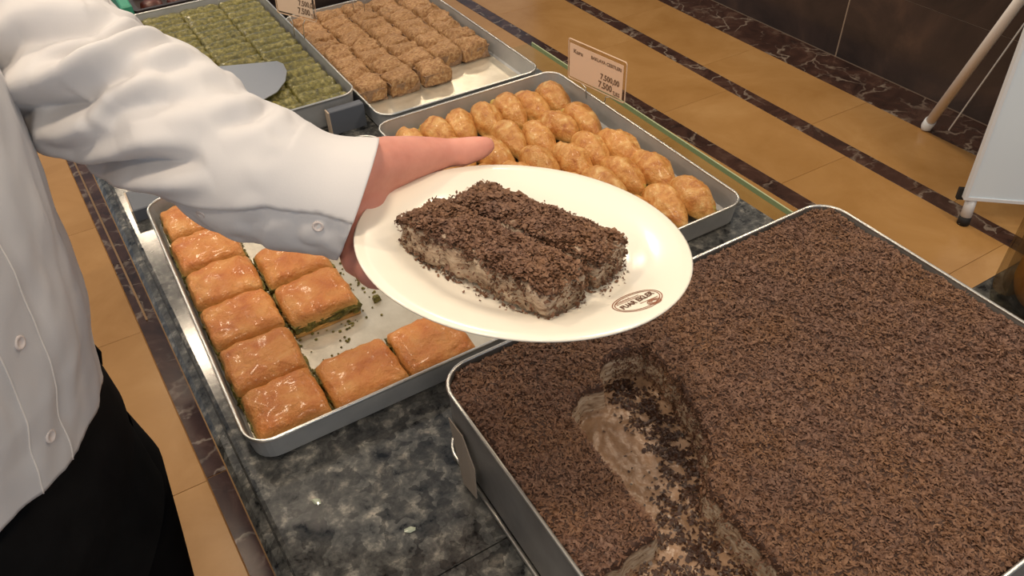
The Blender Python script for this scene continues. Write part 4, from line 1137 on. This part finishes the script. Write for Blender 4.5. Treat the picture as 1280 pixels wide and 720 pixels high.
crease([(0.256, 3.0), (0.249, 2.76), (0.241, 2.41), (0.221, 2.13), (0.2, 1.85), (0.184, 1.61)], 0.0085, 0.0085, 0.55)
crease([(0.225, 3.2), (0.212, 3.02), (0.194, 2.92), (0.155, 2.50), (0.132, 2.10), (0.107, 1.68)], 0.0070, 0.0090, 0.55)
crease([(0.150, 1.5), (0.146, 1.33), (0.13, 0.94), (0.126, 0.52), (0.12, 0.2)], 0.009, 0.0035, 0.4)
crease([(0.115, 1.3), (0.105, 1.01), (0.097, 0.84), (0.095, 0.5), (0.098, 0.1)], 0.0075, 0.0036, 0.4)
crease([(0.235, 2.3), (0.215, 1.95), (0.205, 1.75)], 0.010, 0.004, 0.4)
cuffm = 1-sstep(0.056, 0.060, Lg)
D = D*(1-0.8*cuffm)+0.0008*cuffm
D += np.exp(-((Lg-0.072)/0.010)**2)*np.sin(Tg*13+2*nz4)*0.0008
# overlap line: the upper layer ends along this angle, the under layer is set back
edge_t = np.interp(ls, [0, 0.027, 0.06, 0.107, 0.148, 0.19], [1.87, 1.76, 1.88, 2.44, 2.80, 3.1])[:, None]
over = sstep(edge_t+0.03, edge_t, Tg)*(Tg < math.pi+1.2)
und = (1-over)*(Tg < math.pi*1.45)*(Tg > 1.2)
D -= 0.0055*und*(1-sstep(0.15, 0.20, Lg))*(1-sstep(4.0, 4.5, Tg))
# puckers of the under layer
D += 0.0018*und*np.sin(Lg*190+Tg*2.2+nz4*3)*(1-sstep(0.11, 0.16, Lg))*0.6
SV = SV+SN*D[:, :, None]
m = MB(); m.rings([SV[i] for i in range(NS)])
slv = ob('sleeve', m.v, m.f, M['shirt'], person, smooth=True)
so = slv.modifiers.new('thick', 'SOLIDIFY'); so.thickness = 0.0012; so.offset = -1
def slpt(l, t_, lift=0.0):
    i = int(np.clip(round(l/ls[-1]*(NS-1)), 0, NS-1)); j = int(round(t_/(2*math.pi)*NA)) % NA
    return SV[i, j]+SN[i, j]*lift, SN[i, j]
def button(p, n_, r, parent, name='button'):
    n_ = Vector(n_).normalized(); a = n_.orthogonal().normalized(); b = n_.cross(a); p = Vector(p)
    R = [[p+n_*h+a*(r*k*math.cos(q))+b*(r*k*math.sin(q)) for q in np.linspace(0, 2*math.pi, 16, endpoint=False)] for k, h in ((1, 0), (1.05, 0.0008), (0.95, 0.0016), (0.7, 0.0017), (0.6, 0.0011))]
    return MB().rings(R, False, True).out(name, M['button'], parent, smooth=True)
p, n_ = slpt(0.025, 2.02); button(p, n_, 0.0045, slv)
p, n_ = slpt(0.099, 2.62); button(p, n_, 0.0040, slv)
# stitching: a raised seam line along the sleeve and around the cuff
sm_ = [slpt(l, float(np.interp(l, [0.093, 0.122, 0.157, 0.183, 0.214, 0.235], [1.26, 1.43, 1.61, 1.68, 1.61, 1.64])), 0.0002)[0] for l in np.linspace(0.093, 0.235, 60)]
MB().tube(sm_, 0.0007, 5).out('sleeve_seam', M['thread'], slv, smooth=True)
# right sleeve
rs = MB(); R = []
RA = [bp_(0.0, -0.05, 1.43), bp_(0, -0.13, 1.42), bp_(-0.005, -0.195, 1.37), bp_(-0.012, -0.222, 1.28), bp_(-0.03, -0.245, 1.13), bp_(0.0, -0.252, 1.02), bp_(0.028, -0.255, 0.92)]
rs.tube(RA, [0.05, 0.066, 0.070, 0.064, 0.057, 0.052, 0.046], 28, cap=False)
rs.out('sleeve', M['shirt'], person, smooth=True)
# shirt buttons along the placket
ci = {}
for zb_ in (1.112, 1.200, 1.288):
    # nearest shirt vertex at the front
    k = np.argmin(np.abs(Fl[:, 2]-zb_)+np.abs((ang-T0+math.pi) % (2*math.pi)-math.pi)*0.5)
    button(Fl[k]+nr[k]*0.0002, nr[k], 0.0050, shirt)
    rsv = Fl[k]
# placket stitching
for off in (-1, 1):
    ids = [i*NT+(int(round((T0+off*0.0165/0.128)/(2*math.pi)*NT))) % NT for i in range(0, 58)]
    MB().tube([Fl[k]+nr[k]*0.0001 for k in ids], 0.0007, 5).out('placket_edge', M['thread'], shirt, smooth=True)
# collar
MB().lathe([(0.066, -0.02), (0.072, 0.0), (0.068, 0.032), (0.062, 0.036), (0.060, 0.0)], (BC[0], BC[1], 1.48), 40).out('collar', M['shirt'], person, smooth=True)

# --- trousers
tz = [0.70, 0.721, 0.777, 0.831, 0.876, 0.928, 0.957, 1.005, 1.037, 1.069, 1.09]
tx = [-0.106, -0.100, -0.088, -0.076, -0.066, -0.070, -0.0735, -0.0765, -0.0715, -0.073, -0.076]
R = []
ZL = np.linspace(0.84, 1.045, 30)
sub = 7.0/6.0
for z_ in ZL[::-1]:
    zt_ = 1.55-(1.55-z_)/sub      # the hip's outline lies farther back than the shirt's
    X = float(np.interp(zt_, tz, tx))*sub-0.009
    a = 0.125; b = 0.165
    c = tangent_center(z_, X, a, b, 0.615, 0.7)
    ring = np.array(torso_ring(c, a, b, z_, 2.2)); lat = (ring[:, :2]-c)@BLf[:2]
    ring[:, :2] += BLf[:2]*(np.where(lat < 0, lat*0.35, 0))[:, None]
    R.append(ring)
    if z_ == ZL[0]: hipc = c
tr = MB(); A = np.array(R); Ff = A.reshape(-1, 3)
cen_ = A[0].mean(axis=0)
top_ = [cen_*[1, 1, 0]+(A[0]-cen_)*[k_, k_, 0]+[0, 0, z_] for z_, k_ in ((1.12, 0.05), (1.115, 0.80), (1.06, 0.86), (1.047, 0.97))]
tr.rings(top_+[A[i] for i in range(len(R))])
trousers = tr.out('trousers', M['trousers'], person, smooth=True)
for s in (-1, 1):
    R = []
    for z_, f_, l_, a, b in ((0.90, 0.0, 0.084, 0.100, 0.086), (0.84, 0.0, 0.084, 0.112, 0.090), (0.70, -0.005, 0.088, 0.098, 0.084), (0.50, -0.01, 0.093, 0.075, 0.070), (0.28, -0.02, 0.10, 0.068, 0.064), (0.06, -0.015, 0.104, 0.070, 0.062)):
        k = np.clip((z_-0.3)/0.54, 0, 1)
        l_ = l_+(0.012 if s < 0 else 0)
        c0_ = (np.array([hipc[0], hipc[1]])*k+BC[:2]*(1-k))+BF[:2]*(f_-0.004)+BLf[:2]*l_*s
        R.append([(c0_[0]+BF[0]*a*math.cos(q)+BLf[0]*b*math.sin(q), c0_[1]+BF[1]*a*math.cos(q)+BLf[1]*b*math.sin(q), z_) for q in np.linspace(0, 2*math.pi, 40, endpoint=False)])
    MB().rings(R).out('trouser_leg', M['trousers'], trousers, smooth=True)
    R = []
    for f_, w_, h_ in ((-0.085, 0.02, 0.03), (-0.07, 0.036, 0.075), (-0.02, 0.042, 0.082), (0.05, 0.046, 0.062), (0.12, 0.048, 0.045), (0.165, 0.038, 0.034), (0.18, 0.015, 0.02)):
        R.append([tuple(bp_(f_, 0.108*s+w_*math.cos(q), max(0.0015, h_*0.5+h_*0.52*math.sin(q)))) for q in np.linspace(0, 2*math.pi, 20, endpoint=False)])
    MB().rings(R, True, True).out('shoe', M['shoe'], person, smooth=True)
# belt loop at the hip
def hip_pt(z_, q):
    i = int(round((1.045-z_)/(1.045-0.84)*29)); j = int(round(q/(2*math.pi)*NT)) % NT
    return A[i][j]
lp = [hip_pt(1.012, 0.95)*[1, 1, 0]+np.array([0.0, 0, 1.016]), hip_pt(1.0, 0.95)+np.array([0.006, -0.002, 0]), hip_pt(0.985, 0.93)+np.array([0.007, -0.003, 0]), hip_pt(0.975, 0.92)]
MB().tube(lp, 0.003, 6).out('belt_loop', M['trousers'], trousers, smooth=True)
# hair and eyes
hv = MB()
for q in range(1):
    V = IV*0.091*np.array([1.0, 0.98, 1.08])+bp_(-0.018, 0, 1.692); keep = []
    for f in IF:
        c = np.mean([V[i] for i in f], axis=0)-bp_(-0.018, 0, 1.692)
        if c[2] > 0.028 or (c@BF < -0.015 and c[2] > -0.055): keep.append(f)
    hv.add(V, keep)
hr = hv.out('hair', M['hair'], person, smooth=True); so = hr.modifiers.new('thick', 'SOLIDIFY'); so.thickness = 0.006
for s in (-1, 1):
    hv = MB(); hv.add(IV*0.011+bp_(0.075, 0.030*s, 1.675), IF); hv.out('eye', M['eye'], person, smooth=True)
